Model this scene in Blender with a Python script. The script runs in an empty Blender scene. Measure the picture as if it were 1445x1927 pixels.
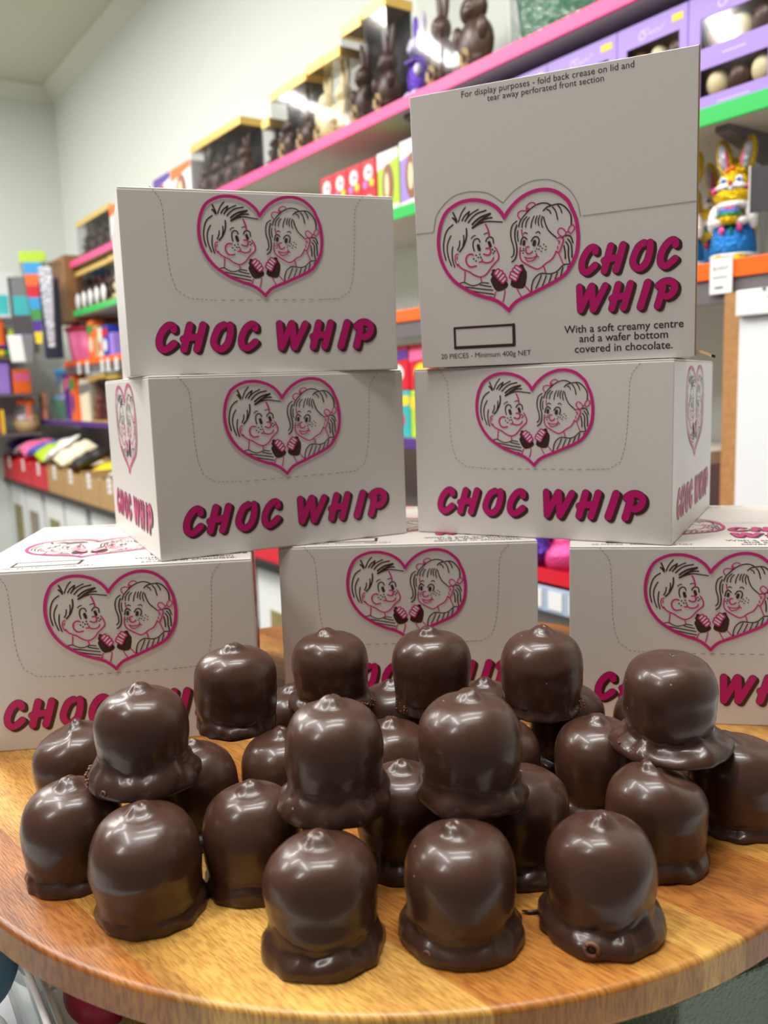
import bpy, bmesh, math, random
from mathutils import Vector, Matrix, noise
R = math.radians
PI = math.pi
SC = bpy.context.scene
COL = SC.collection

# ---------------------------------------------------------------- camera
F_PX = 1608.024
EYE = 0.25737            # eye height over the top of the wooden board (z = 0)
pitch, roll = R(8.38794), R(-1.89953)
fw = Vector((0, math.cos(pitch), -math.sin(pitch)))
rt = Vector((1, 0, 0)); up = rt.cross(fw)
rt2 = math.cos(roll) * rt + math.sin(roll) * up
up2 = -math.sin(roll) * rt + math.cos(roll) * up
cam_d = bpy.data.cameras.new('camera')
cam = bpy.data.objects.new('camera', cam_d); COL.objects.link(cam)
m = Matrix((rt2, up2, -fw)).transposed().to_4x4(); m.translation = Vector((0, 0, EYE))
cam.matrix_world = m
cam_d.sensor_fit = 'VERTICAL'; cam_d.sensor_height = 36; cam_d.sensor_width = 27
cam_d.lens = F_PX / 1927 * 36
cam_d.clip_start = 0.02; cam_d.clip_end = 60
cam_d.dof.use_dof = True; cam_d.dof.focus_distance = 0.52; cam_d.dof.aperture_fstop = 9.0
SC.camera = cam

# ---------------------------------------------------------------- room frame: v runs along the shelf wall, d away from the eye into it
AZ = 0.60764274
NV = Vector((math.cos(AZ), math.sin(AZ), 0)); DV = Vector((-math.sin(AZ), math.cos(AZ), 0))
D0 = 1.58388             # shelf front edges
ROT = AZ - PI / 2        # things that face away from the shelf wall
ROTE = AZ                # things that face away from the end wall
def RW(v, dd, z): p = NV * (D0 + dd) - DV * v; return Vector((p.x, p.y, z + EYE))
def RE(d, u, z): p = NV * d + DV * u; return Vector((p.x, p.y, z + EYE))
FLOOR = -1.30; CEIL = 2.27; WALL_DD = 0.35; END_U = 6.95

# ---------------------------------------------------------------- world, lamps, exposure
w = bpy.data.worlds.new('shop_air'); SC.world = w; w.use_nodes = True
w.node_tree.nodes['Background'].inputs[0].default_value = (1.0, 0.98, 0.94, 1)
w.node_tree.nodes['Background'].inputs[1].default_value = 0.14
SC.view_settings.view_transform = 'Standard'; SC.view_settings.look = 'None'
SC.view_settings.gamma = 1.0; SC.view_settings.use_curve_mapping = False
SC.view_settings.exposure = 0.0
def lamp(x, y, z, sx, sy, power, rz=0, col=(1, 0.985, 0.955)):
    l = bpy.data.lights.new('ceiling_lamp', 'AREA'); l.shape = 'RECTANGLE'; l.size = sx; l.size_y = sy
    l.energy = power; l.color = col
    o = bpy.data.objects.new('ceiling_lamp', l); COL.objects.link(o); o.location = (x, y, z); o.rotation_euler = (0, 0, rz)
    return o
LZ = CEIL + EYE - 0.05
lamp(0.10, 0.34, LZ, 1.2, 0.12, 34, R(10))
lamp(-0.95, 0.45, LZ, 0.12, 1.2, 30, R(14))
lamp(-1.7, -0.9, LZ - .0, 1.2, 0.12, 32, R(40))
lamp(0.10, 1.00, LZ, 1.2, 0.12, 25, R(10))
lamp(-1.7, 1.4, LZ, 1.2, 0.12, 38, R(10))
lamp(-2.1, 2.8, LZ, 1.2, 0.12, 62, R(10))
lamp(-3.0, 3.6, LZ, 1.2, 0.12, 66, R(10))
lamp(-3.4, 1.8, LZ, 1.2, 0.12, 60, R(10))
lamp(-3.9, 4.8, LZ, 1.2, 0.12, 50, R(10))

# ---------------------------------------------------------------- materials
def lin(c): c /= 255.0; return c / 12.92 if c <= 0.04045 else ((c + 0.055) / 1.055) ** 2.4
def rgb(r, g, b): return (lin(r), lin(g), lin(b), 1)
def mat(name, col, rough=0.5, metal=0.0, spec=0.5, bump=0.0, bscale=60, trans=0.0, coat=0.0, var=0.0, vscale=8):
    m = bpy.data.materials.new(name); m.use_nodes = True; nt = m.node_tree; b = nt.nodes['Principled BSDF']
    b.inputs['Base Color'].default_value = col; b.inputs['Roughness'].default_value = rough
    b.inputs['Metallic'].default_value = metal; b.inputs['Specular IOR Level'].default_value = spec
    b.inputs['Transmission Weight'].default_value = trans; b.inputs['Coat Weight'].default_value = coat
    if bump or var:
        tc = nt.nodes.new('ShaderNodeTexCoord'); nz = nt.nodes.new('ShaderNodeTexNoise')
        nt.links.new(tc.outputs['Object'], nz.inputs['Vector'])
        nz.inputs['Scale'].default_value = bscale if bump else vscale; nz.inputs['Detail'].default_value = 3
        if bump:
            bp = nt.nodes.new('ShaderNodeBump'); bp.inputs['Strength'].default_value = bump; bp.inputs['Distance'].default_value = 0.01
            nt.links.new(nz.outputs['Fac'], bp.inputs['Height']); nt.links.new(bp.outputs['Normal'], b.inputs['Normal'])
        if var:
            mx = nt.nodes.new('ShaderNodeMix'); mx.data_type = 'RGBA'
            mx.inputs['A'].default_value = tuple(c * (1 - var) for c in col[:3]) + (1,)
            mx.inputs['B'].default_value = tuple(min(1, c * (1 + var)) for c in col[:3]) + (1,)
            nt.links.new(nz.outputs['Fac'], mx.inputs['Factor']); nt.links.new(mx.outputs['Result'], b.inputs['Base Color'])
    return m
def film(name, tint=(1, 1, 1, 1), base=0.05, blend=0.35, rough=0.08, bump=0.0, bscale=25, haze=0.0):
    m = bpy.data.materials.new(name); m.use_nodes = True; nt = m.node_tree; nt.nodes.clear()
    o = nt.nodes.new('ShaderNodeOutputMaterial'); t = nt.nodes.new('ShaderNodeBsdfTransparent'); g = nt.nodes.new('ShaderNodeBsdfGlossy')
    t.inputs[0].default_value = tint; g.inputs['Roughness'].default_value = rough; g.inputs[0].default_value = (1, 1, 1, 1)
    lw = nt.nodes.new('ShaderNodeLayerWeight'); lw.inputs[0].default_value = blend
    mr = nt.nodes.new('ShaderNodeMapRange'); mr.inputs['To Min'].default_value = base; mr.inputs['To Max'].default_value = 0.5
    mx = nt.nodes.new('ShaderNodeMixShader')
    nt.links.new(lw.outputs['Fresnel'], mr.inputs['Value']); nt.links.new(mr.outputs['Result'], mx.inputs['Fac'])
    nt.links.new(t.outputs[0], mx.inputs[1]); nt.links.new(g.outputs[0], mx.inputs[2]); nt.links.new(mx.outputs[0], o.inputs[0])
    if haze:
        df = nt.nodes.new('ShaderNodeBsdfDiffuse'); df.inputs[0].default_value = (0.9, 0.92, 0.94, 1); m2 = nt.nodes.new('ShaderNodeMixShader'); m2.inputs[0].default_value = haze
        nt.links.new(t.outputs[0], m2.inputs[1]); nt.links.new(df.outputs[0], m2.inputs[2]); nt.links.new(m2.outputs[0], mx.inputs[1])
    if bump:
        tc = nt.nodes.new('ShaderNodeTexCoord'); nz = nt.nodes.new('ShaderNodeTexNoise'); nz.inputs['Scale'].default_value = bscale
        bp = nt.nodes.new('ShaderNodeBump'); bp.inputs['Strength'].default_value = bump; bp.inputs['Distance'].default_value = 0.02
        nt.links.new(tc.outputs['Object'], nz.inputs['Vector']); nt.links.new(nz.outputs['Fac'], bp.inputs['Height'])
        nt.links.new(bp.outputs['Normal'], g.inputs['Normal']); nt.links.new(bp.outputs['Normal'], lw.inputs['Normal'])
    return m

def chocolate_mat(name, col, rough=0.33):
    m = bpy.data.materials.new(name); m.use_nodes = True; nt = m.node_tree; b = nt.nodes['Principled BSDF']
    b.inputs['Specular IOR Level'].default_value = 0.40; b.inputs['Coat Weight'].default_value = 0.22; b.inputs['Coat Roughness'].default_value = 0.13
    oi = nt.nodes.new('ShaderNodeObjectInfo'); tc = nt.nodes.new('ShaderNodeTexCoord')
    add = nt.nodes.new('ShaderNodeVectorMath'); add.operation = 'ADD'
    nt.links.new(tc.outputs['Object'], add.inputs[0]); nt.links.new(oi.outputs['Location'], add.inputs[1])
    nz = nt.nodes.new('ShaderNodeTexNoise'); nz.inputs['Scale'].default_value = 60; nz.inputs['Detail'].default_value = 4
    nt.links.new(add.outputs[0], nz.inputs['Vector'])
    mx = nt.nodes.new('ShaderNodeMix'); mx.data_type = 'RGBA'
    mx.inputs['A'].default_value = tuple(c * 0.88 for c in col[:3]) + (1,); mx.inputs['B'].default_value = tuple(c * 1.14 for c in col[:3]) + (1,)
    nt.links.new(nz.outputs['Fac'], mx.inputs['Factor'])
    # tiny pale crumbs and scuffs stuck to the coating
    vz = nt.nodes.new('ShaderNodeTexVoronoi'); vz.inputs['Scale'].default_value = 105
    nt.links.new(add.outputs[0], vz.inputs['Vector'])
    lt = nt.nodes.new('ShaderNodeMath'); lt.operation = 'LESS_THAN'; lt.inputs[1].default_value = 0.055
    nt.links.new(vz.outputs['Distance'], lt.inputs[0])
    sp = nt.nodes.new('ShaderNodeSeparateColor'); nt.links.new(vz.outputs['Color'], sp.inputs[0])
    gt = nt.nodes.new('ShaderNodeMath'); gt.operation = 'GREATER_THAN'; gt.inputs[1].default_value = 0.80
    nt.links.new(sp.outputs[0], gt.inputs[0])
    ml = nt.nodes.new('ShaderNodeMath'); ml.operation = 'MULTIPLY'
    nt.links.new(lt.outputs[0], ml.inputs[0]); nt.links.new(gt.outputs[0], ml.inputs[1])
    mx2 = nt.nodes.new('ShaderNodeMix'); mx2.data_type = 'RGBA'; mx2.inputs['B'].default_value = rgb(168, 130, 105)
    nt.links.new(ml.outputs[0], mx2.inputs['Factor']); nt.links.new(mx.outputs['Result'], mx2.inputs['A'])
    nt.links.new(mx2.outputs['Result'], b.inputs['Base Color'])
    mr = nt.nodes.new('ShaderNodeMapRange'); mr.inputs['To Min'].default_value = rough - 0.06; mr.inputs['To Max'].default_value = rough + 0.08
    nt.links.new(nz.outputs['Fac'], mr.inputs['Value']); nt.links.new(mr.outputs['Result'], b.inputs['Roughness'])
    n2 = nt.nodes.new('ShaderNodeTexNoise'); n2.inputs['Scale'].default_value = 130
    nt.links.new(add.outputs[0], n2.inputs['Vector'])
    bp = nt.nodes.new('ShaderNodeBump'); bp.inputs['Strength'].default_value = 0.06; bp.inputs['Distance'].default_value = 0.004
    nt.links.new(n2.outputs['Fac'], bp.inputs['Height']); nt.links.new(bp.outputs['Normal'], b.inputs['Normal'])
    return m

def wood_mat():
    m = bpy.data.materials.new('acacia_wood'); m.use_nodes = True; nt = m.node_tree; b = nt.nodes['Principled BSDF']
    N = nt.nodes.new; Lk = nt.links.new
    tc = N('ShaderNodeTexCoord'); mp = N('ShaderNodeMapping'); mp.inputs['Rotation'].default_value = (0, 0, R(47))
    Lk(tc.outputs['Object'], mp.inputs['Vector'])           # x now runs along the staves
    br = N('ShaderNodeTexBrick'); br.offset = 0.37; br.inputs['Scale'].default_value = 1.0
    br.inputs['Brick Width'].default_value = 1.7; br.inputs['Row Height'].default_value = 0.0915
    br.inputs['Mortar Size'].default_value = 0.0; br.inputs['Mortar Smooth'].default_value = 0.2; br.inputs['Bias'].default_value = 0.0
    br.inputs['Color1'].default_value = (0, 0, 0, 1); br.inputs['Color2'].default_value = (1, 1, 1, 1); br.inputs['Mortar'].default_value = (0.1, 0.1, 0.1, 1)
    Lk(mp.outputs[0], br.inputs['Vector'])
    # staves of uneven width, each its own timber tone
    sx = N('ShaderNodeSeparateXYZ'); Lk(mp.outputs[0], sx.inputs[0])
    rg = N('ShaderNodeMapRange'); rg.inputs['From Min'].default_value = -0.312; rg.inputs['From Max'].default_value = 0.312; Lk(sx.outputs['Y'], rg.inputs['Value'])
    cr = N('ShaderNodeValToRGB'); cr.color_ramp.interpolation = 'CONSTANT'; e = cr.color_ramp.elements
    tones = [(0, (174, 112, 48)), (.058, (212, 164, 84)), (.2, (182, 120, 50)), (.30, (196, 140, 64)), (.345, (210, 162, 82)), (.39, (168, 108, 48)), (.50, (202, 150, 74)), (.60, (178, 118, 54)), (.72, (208, 160, 84)), (.84, (174, 112, 50))]
    e[0].position = 0; e[0].color = rgb(*tones[0][1]); e[1].position = tones[1][0]; e[1].color = rgb(*tones[1][1])
    for p_, c_ in tones[2:]: x = e.new(p_); x.color = rgb(*c_)
    Lk(rg.outputs['Result'], cr.inputs['Fac'])
    # per stave shift so the grain breaks at the joints
    sh = N('ShaderNodeVectorMath'); sh.operation = 'SCALE'; sh.inputs['Scale'].default_value = 3.0; Lk(cr.outputs[0], sh.inputs[0])
    ad = N('ShaderNodeVectorMath'); ad.operation = 'ADD'; Lk(mp.outputs[0], ad.inputs[0]); Lk(sh.outputs[0], ad.inputs[1])
    st = N('ShaderNodeMapping'); st.inputs['Scale'].default_value = (6, 95, 20); Lk(ad.outputs[0], st.inputs['Vector'])
    g1 = N('ShaderNodeTexNoise'); g1.inputs['Scale'].default_value = 1.0; g1.inputs['Detail'].default_value = 6; g1.inputs['Distortion'].default_value = 0.8; Lk(st.outputs[0], g1.inputs['Vector'])
    st2 = N('ShaderNodeMapping'); st2.inputs['Scale'].default_value = (120, 1150, 120); Lk(ad.outputs[0], st2.inputs['Vector'])
    g2 = N('ShaderNodeTexNoise'); g2.inputs['Scale'].default_value = 1.0; g2.inputs['Detail'].default_value = 4; Lk(st2.outputs[0], g2.inputs['Vector'])
    st3 = N('ShaderNodeMapping'); st3.inputs['Scale'].default_value = (3.5, 16, 8); Lk(ad.outputs[0], st3.inputs['Vector'])
    g3 = N('ShaderNodeTexNoise'); g3.inputs['Scale'].default_value = 1.0; g3.inputs['Detail'].default_value = 3; Lk(st3.outputs[0], g3.inputs['Vector'])
    def ramp(src, p0, p1, c0, c1):
        r_ = N('ShaderNodeValToRGB'); r_.color_ramp.elements[0].position = p0; r_.color_ramp.elements[0].color = c0
        r_.color_ramp.elements[1].position = p1; r_.color_ramp.elements[1].color = c1; Lk(src, r_.inputs['Fac']); return r_.outputs[0]
    def mul(a_, b_, f_):
        x = N('ShaderNodeMix'); x.data_type = 'RGBA'; x.blend_type = 'MULTIPLY'; x.inputs['Factor'].default_value = f_
        Lk(a_, x.inputs['A']); Lk(b_, x.inputs['B']); return x.outputs['Result']
    c1 = mul(cr.outputs[0], ramp(g1.outputs['Fac'], 0.3, 0.62, (0.66, 0.54, 0.40, 1), (1.08, 1.06, 1.0, 1)), 0.5)
    c2 = mul(c1, ramp(g2.outputs['Fac'], 0.38, 0.56, (0.52, 0.40, 0.28, 1), (1.06, 1.06, 1.06, 1)), 0.7)
    c3 = mul(c2, ramp(g3.outputs['Fac'], 0.36, 0.54, (0.40, 0.28, 0.2, 1), (1, 1, 1, 1)), 0.75)
    mo = N('ShaderNodeMix'); mo.data_type = 'RGBA'; mo.inputs['B'].default_value = rgb(130, 82, 38)
    Lk(br.outputs['Fac'], mo.inputs['Factor']); Lk(c3, mo.inputs['A']); Lk(mo.outputs['Result'], b.inputs['Base Color'])
    b.inputs['Roughness'].default_value = 0.38
    bp = N('ShaderNodeBump'); bp.inputs['Strength'].default_value = 0.12; bp.inputs['Distance'].default_value = 0.002
    Lk(g2.outputs['Fac'], bp.inputs['Height']); Lk(bp.outputs['Normal'], b.inputs['Normal'])
    return m

M = {}
M['card'] = mat('white_coated_card', rgb(220, 214, 208), 0.36, spec=0.5)
M['card_raw'] = mat('raw_card_edge', rgb(196, 178, 150), 0.8)
M['kraft'] = mat('kraft_card', rgb(176, 140, 92), 0.8, var=0.06, vscale=30)
M['pink_ink'] = mat('magenta_ink', rgb(196, 8, 108), 0.4)
M['heart_ink'] = mat('rose_ink', rgb(204, 36, 122), 0.4)
M['brown_ink'] = mat('brown_ink', rgb(62, 34, 24), 0.45)
M['perf'] = mat('perforation_cut', rgb(150, 142, 132), 0.8)
M['crease'] = mat('crease_line', rgb(168, 160, 152), 0.7)
M['choc'] = chocolate_mat('dark_chocolate', rgb(70, 45, 35), 0.31)
M['choc_foot'] = chocolate_mat('dark_chocolate_foot', rgb(65, 42, 33), 0.30)
M['choc_crumb'] = mat('chocolate_crumb', rgb(120, 82, 62), 0.6)
M['wood'] = wood_mat()
M['wall'] = mat('wall_paint', rgb(221, 226, 220), 0.8)
M['ceil'] = mat('ceiling_paint', rgb(206, 204, 184), 0.9)
M['trim'] = mat('cornice_paint', rgb(222, 221, 206), 0.8)
M['floor'] = mat('floor_vinyl', rgb(120, 118, 112), 0.5, var=0.08, vscale=4)
M['shelf'] = mat('shelf_laminate', rgb(196, 190, 180), 0.5)
M['shelf_dark'] = mat('shelf_steel', rgb(104, 98, 100), 0.5)
M['pink_strip'] = mat('pink_strip_plastic', rgb(250, 62, 140), 0.35)
M['green_strip'] = mat('green_strip_plastic', rgb(40, 190, 84), 0.35)
M['orange_strip'] = mat('orange_strip_plastic', rgb(255, 104, 22), 0.35)
M['purple_strip'] = mat('purple_strip_plastic', rgb(84, 48, 132), 0.4)
M['steel'] = mat('grey_steel', rgb(128, 126, 124), 0.35, metal=0.7)
M['brown_slat'] = mat('brown_slatwall', rgb(150, 108, 68), 0.6, var=0.15, vscale=14)
M['chipboard'] = mat('chipboard_edge', rgb(176, 128, 78), 0.85, var=0.35, vscale=90)
M['white'] = mat('white_melamine', rgb(232, 234, 234), 0.4)
M['ticket'] = mat('white_ticket', rgb(238, 236, 234), 0.5)
M['grey'] = mat('grey_print', rgb(120, 120, 122), 0.6)
M['black'] = mat('black_plastic', rgb(26, 25, 28), 0.4)
M['gold_card'] = mat('gold_card', rgb(222, 184, 92), 0.35, metal=0.35)
M['tan'] = mat('tan_scroll', rgb(186, 160, 112), 0.5)
M['film'] = film('clear_film', (0.95, 0.95, 0.95, 1), 0.012, 0.12, 0.07)
M['film_dark'] = film('smoke_film', (0.80, 0.79, 0.80, 1), 0.02, 0.15, 0.09)
M['cello'] = film('cellophane', (0.93, 0.95, 0.96, 1), 0.04, 0.28, 0.14, bump=1.0, bscale=34, haze=0.045)
M['dark_card'] = mat('charcoal_card', rgb(70, 66, 68), 0.5)
M['choc_fig'] = mat('moulded_chocolate', rgb(82, 54, 42), 0.35)
M['milk'] = mat('milk_chocolate', rgb(146, 88, 62), 0.35)
M['white_choc'] = mat('white_chocolate', rgb(242, 226, 178), 0.4)
M['lilac'] = mat('lilac_card', rgb(160, 130, 216), 0.4)
M['lilac_dark'] = mat('violet_card', rgb(112, 84, 166), 0.45)
M['lilac_pale'] = mat('pale_lilac_ink', rgb(226, 214, 246), 0.5)
M['yellow'] = mat('yellow_sticker', rgb(252, 214, 34), 0.5)
M['red'] = mat('red_card', rgb(214, 22, 44), 0.4)
M['red_d'] = mat('crimson_card', rgb(168, 20, 44), 0.45)
M['orange'] = mat('orange_card', rgb(246, 110, 36), 0.45)
M['lime'] = mat('lime_card', rgb(180, 214, 40), 0.45)
M['teal'] = mat('teal_card', rgb(52, 176, 182), 0.45)
M['aqua'] = mat('aqua_pack', rgb(84, 206, 212), 0.35)
M['sky'] = mat('sky_blue_pack', rgb(62, 160, 222), 0.35)
M['blue'] = mat('blue_pack', rgb(44, 62, 168), 0.4)
M['navy'] = mat('navy_pack', rgb(28, 32, 54), 0.4)
M['rail'] = mat('pale_blue_rail', rgb(168, 184, 206), 0.3)
M['purple'] = mat('purple_pack', rgb(88, 52, 150), 0.4)
M['pink'] = mat('pink_pack', rgb(238, 110, 160), 0.4)
M['hotpink'] = mat('hot_pink_plastic', rgb(226, 40, 124), 0.35)
M['peach'] = mat('peach_sweet', rgb(244, 160, 132), 0.45)
M['cream'] = mat('cream_pack', rgb(238, 226, 196), 0.5)
M['green'] = mat('green_pack', rgb(70, 150, 70), 0.45)
M['basket'] = mat('teal_basket', rgb(52, 130, 88), 0.6, bump=1.0, bscale=90, var=0.6, vscale=60)
M['navy_basket'] = mat('blue_basket', rgb(44, 124, 160), 0.6, bump=1.0, bscale=90, var=0.4, vscale=60)
M['silver'] = mat('silver_foil', rgb(176, 176, 184), 0.42, metal=0.6, bump=0.9, bscale=45)
M['gold_foil'] = mat('gold_foil', rgb(236, 196, 20), 0.24, metal=0.75, bump=0.8, bscale=160)
M['pink_foil'] = mat('pink_foil', rgb(226, 70, 140), 0.28, metal=0.4, bump=0.5, bscale=120)
M['blue_foil'] = mat('blue_foil', rgb(22, 120, 200), 0.3, metal=0.45, bump=0.7, bscale=140)
M['white_foil'] = mat('white_foil', rgb(236, 232, 232), 0.28, metal=0.2, bump=0.5, bscale=120)
M['green_foil'] = mat('green_foil', rgb(40, 140, 70), 0.3, metal=0.45, bump=0.5, bscale=120)
M['peri_foil'] = mat('periwinkle_foil', rgb(96, 118, 224), 0.3, metal=0.4, bump=0.8, bscale=200)
M['purple_foil'] = mat('purple_foil', rgb(96, 62, 178), 0.25, metal=0.75, bump=0.9, bscale=110)
M['lav_foil'] = mat('lavender_foil', rgb(206, 198, 226), 0.25, metal=0.7, bump=0.9, bscale=110)
M['red_paint'] = mat('red_print', rgb(206, 44, 30), 0.4)
M['dark_paint'] = mat('dark_print', rgb(40, 22, 20), 0.4)
M['eye_blue'] = mat('blue_print', rgb(60, 110, 190), 0.35)
M['frost'] = mat('frosted_green_glass', rgb(104, 122, 104), 0.35, bump=0.35, bscale=420)
M['frost_edge'] = mat('dark_green_edge', rgb(20, 56, 52), 0.3)
M['acrylic'] = film('clear_acrylic', (0.93, 0.96, 0.95, 1), 0.06, 0.4)
M['tray_white'] = mat('white_tray', rgb(222, 224, 226), 0.4)
M['egg_blue'] = mat('speckled_blue_egg', rgb(110, 150, 176), 0.55, var=0.3, vscale=40)
M['egg_cream'] = mat('speckled_cream_egg', rgb(206, 196, 150), 0.55, var=0.15, vscale=60)
M['egg_white'] = mat('speckled_white_egg', rgb(206, 208, 206), 0.55, var=0.15, vscale=60)
M['egg_red'] = mat('crimson_egg', rgb(178, 28, 62), 0.4)
M['glitter'] = mat('gold_glitter', rgb(186, 142, 62), 0.5, metal=0.3, bump=1.0, bscale=500, var=0.3, vscale=300)
M['counter'] = mat('counter_top', rgb(214, 216, 212), 0.4)
M['cabinet'] = mat('cabinet_grey', rgb(176, 176, 172), 0.5)
M['photo_a'] = mat('olive_photo', rgb(142, 130, 78), 0.5, var=0.5, vscale=9)
M['photo_b'] = mat('taupe_photo', rgb(150, 132, 116), 0.5, var=0.4, vscale=9)

# ---------------------------------------------------------------- mesh builder
class MB:
    def __init__(s): s.k = 0; s.v = []; s.f = []; s.m = []; s.sm = []
    def add(s, vs, fs, mi=0, smooth=False, tf=None):
        o = len(s.v)
        s.v += [(tf @ Vector(p)) if tf else Vector(p) for p in vs]
        s.f += [[i + o for i in f] for f in fs]; s.m += [mi] * len(fs); s.sm += [smooth] * len(fs)
        return s
    def box(s, x0, x1, y0, y1, z0, z1, mi=0, tf=None):
        return s.add([(x0, y0, z0), (x1, y0, z0), (x1, y1, z0), (x0, y1, z0), (x0, y0, z1), (x1, y0, z1), (x1, y1, z1), (x0, y1, z1)],
                     [(0, 3, 2, 1), (4, 5, 6, 7), (0, 1, 5, 4), (1, 2, 6, 5), (2, 3, 7, 6), (3, 0, 4, 7)], mi, False, tf)
    def lathe(s, prof, n=24, mi=0, tf=None, fn=None, cap0=True, cap1=True, smooth=True, sx=1, sy=1):
        vs = []
        for j, (r, z) in enumerate(prof):
            for i in range(n):
                a = 2 * PI * i / n; rr = r * (fn(a, z, j) if fn else 1)
                vs.append((rr * math.cos(a) * sx, rr * math.sin(a) * sy, z))
        fs = [(j * n + i, j * n + (i + 1) % n, (j + 1) * n + (i + 1) % n, (j + 1) * n + i) for j in range(len(prof) - 1) for i in range(n)]
        if cap0: fs.append(tuple(range(n))[::-1])
        if cap1: fs.append(tuple((len(prof) - 1) * n + i for i in range(n)))
        return s.add(vs, fs, mi, smooth, tf)
    def ball(s, c, r, mi=0, nu=16, nv=10, rot=None, tf=None):
        if not isinstance(r, (tuple, list)): r = (r, r, r)
        vs = [(0, 0, -1)]; 
        for j in range(1, nv):
            t = -PI / 2 + PI * j / nv
            for i in range(nu): vs.append((math.cos(t) * math.cos(2 * PI * i / nu), math.cos(t) * math.sin(2 * PI * i / nu), math.sin(t)))
        vs.append((0, 0, 1)); fs = []
        for i in range(nu):
            k = (i + 1) % nu
            fs.append((0, 1 + k, 1 + i))
            for j in range(nv - 2): fs.append((1 + j * nu + i, 1 + j * nu + k, 1 + (j + 1) * nu + k, 1 + (j + 1) * nu + i))
            fs.append((1 + (nv - 2) * nu + i, 1 + (nv - 2) * nu + k, len(vs) - 1))
        T = Matrix.Translation(c) @ (rot.to_4x4() if rot else Matrix.Identity(4)) @ Matrix.Diagonal((r[0], r[1], r[2], 1))
        return s.add(vs, fs, mi, True, (tf @ T) if tf else T)
    def tube(s, pts, r, n=8, mi=0, closed=False, tf=None):
        pts = [Vector(p) for p in pts]; vs = []; N = len(pts)
        for i, p in enumerate(pts):
            a = pts[(i - 1) % N] if (closed or i > 0) else p; b = pts[(i + 1) % N] if (closed or i < N - 1) else p
            d = (b - a).normalized(); q = Vector((0, 0, 1)) if abs(d.z) < 0.9 else Vector((1, 0, 0))
            x = d.cross(q).normalized(); y = d.cross(x)
            rr = r[i] if isinstance(r, (list, tuple)) else r
            for k in range(n): t = 2 * PI * k / n; vs.append(p + x * math.cos(t) * rr + y * math.sin(t) * rr)
        fs = []
        for i in range(N if closed else N - 1):
            j = (i + 1) % N
            for k in range(n): fs.append((i * n + k, i * n + (k + 1) % n, j * n + (k + 1) % n, j * n + k))
        if not closed: fs += [tuple(range(n))[::-1], tuple((N - 1) * n + k for k in range(n))]
        return s.add(vs, fs, mi, True, tf)
    # flat print lying in the local x-z plane, facing -y, lifted by h
    def strip(s, pts, wd, mi=0, h=0.00015, sub=5, caps=True, closed=False, tf=None):
        s.k += 1; h += 2.5e-6 * s.k
        P = [Vector((p[0], p[1])) for p in pts]; n = len(P)
        if n > 2 and sub > 1:
            Q = []; rng = range(n if closed else n - 1)
            for i in rng:
                p1, p2 = P[i], P[(i + 1) % n]
                p0 = P[i - 1] if (closed or i > 0) else p1 * 2 - p2
                p3 = P[(i + 2) % n] if (closed or i < n - 2) else p2 * 2 - p1
                for k in range(sub):
                    t = k / sub
                    Q.append(0.5 * ((2 * p1) + (p2 - p0) * t + (2 * p0 - 5 * p1 + 4 * p2 - p3) * t * t + (3 * p1 - p0 - 3 * p2 + p3) * t ** 3))
            if not closed: Q.append(P[-1])
            P = Q; n = len(P)
        if n == 2 and (P[1] - P[0]).length < 1e-9: P[1] = P[0] + Vector((1e-6, 0))
        vs = []; fs = []; r = wd / 2
        for i in range(n):
            a = P[i - 1] if (closed or i > 0) else P[i]; b = P[(i + 1) % n] if (closed or i < n - 1) else P[i]
            d = (b - a).normalized(); q = Vector((-d.y, d.x)) * r
            vs += [(P[i].x + q.x, -h, P[i].y + q.y), (P[i].x - q.x, -h, P[i].y - q.y)]
        for i in range(n if closed else n - 1): j = (i + 1) % n; fs.append((2 * i, 2 * i + 1, 2 * j + 1, 2 * j))
        if caps and not closed:
            for e, o in ((0, 1), (n - 1, n - 2)):
                d = (P[e] - P[o]).normalized(); a0 = math.atan2(d.y, d.x); k0 = len(vs); K = 7
                for k in range(K): t = a0 - PI / 2 + PI * k / (K - 1); vs.append((P[e].x + r * math.cos(t), -h, P[e].y + r * math.sin(t)))
                fs.append(tuple(range(k0, k0 + K)))
        return s.add(vs, fs, mi, False, tf)
    def poly(s, pts, mi=0, h=0.00015, tf=None):
        s.k += 1; h += 2.5e-6 * s.k
        return s.add([(p[0], -h, p[1]) for p in pts], [tuple(range(len(pts)))], mi, False, tf)
    def disc(s, cx, cz, rx, rz, mi=0, h=0.00015, n=24, tf=None):
        return s.poly([(cx + rx * math.cos(2 * PI * i / n), cz + rz * math.sin(2 * PI * i / n)) for i in range(n)], mi, h, tf)
    def mesh(s, name, mats):
        me = bpy.data.meshes.new(name); me.from_pydata(s.v, [], s.f)
        for x in (mats if isinstance(mats, (list, tuple)) else [mats]): me.materials.append(x)
        me.polygons.foreach_set('material_index', s.m); me.polygons.foreach_set('use_smooth', s.sm); me.update()
        return me
    def build(s, name, mats, parent=None, loc=(0, 0, 0), rot=(0, 0, 0), bevel=0, seg=2, fix=False):
        me = s.mesh(name, mats)
        if bevel or fix:
            b = bmesh.new(); b.from_mesh(me); bmesh.ops.remove_doubles(b, verts=b.verts, dist=1e-6)
            if bevel:
                es = [e for e in b.edges if len(e.link_faces) == 2 and e.calc_face_angle(0) > 0.6]
                bmesh.ops.bevel(b, geom=es, offset=bevel, segments=seg, affect='EDGES', profile=0.6)
            bmesh.ops.recalc_face_normals(b, faces=b.faces)
            b.to_mesh(me); b.free()
        return link(name, me, parent, loc, rot)
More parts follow.
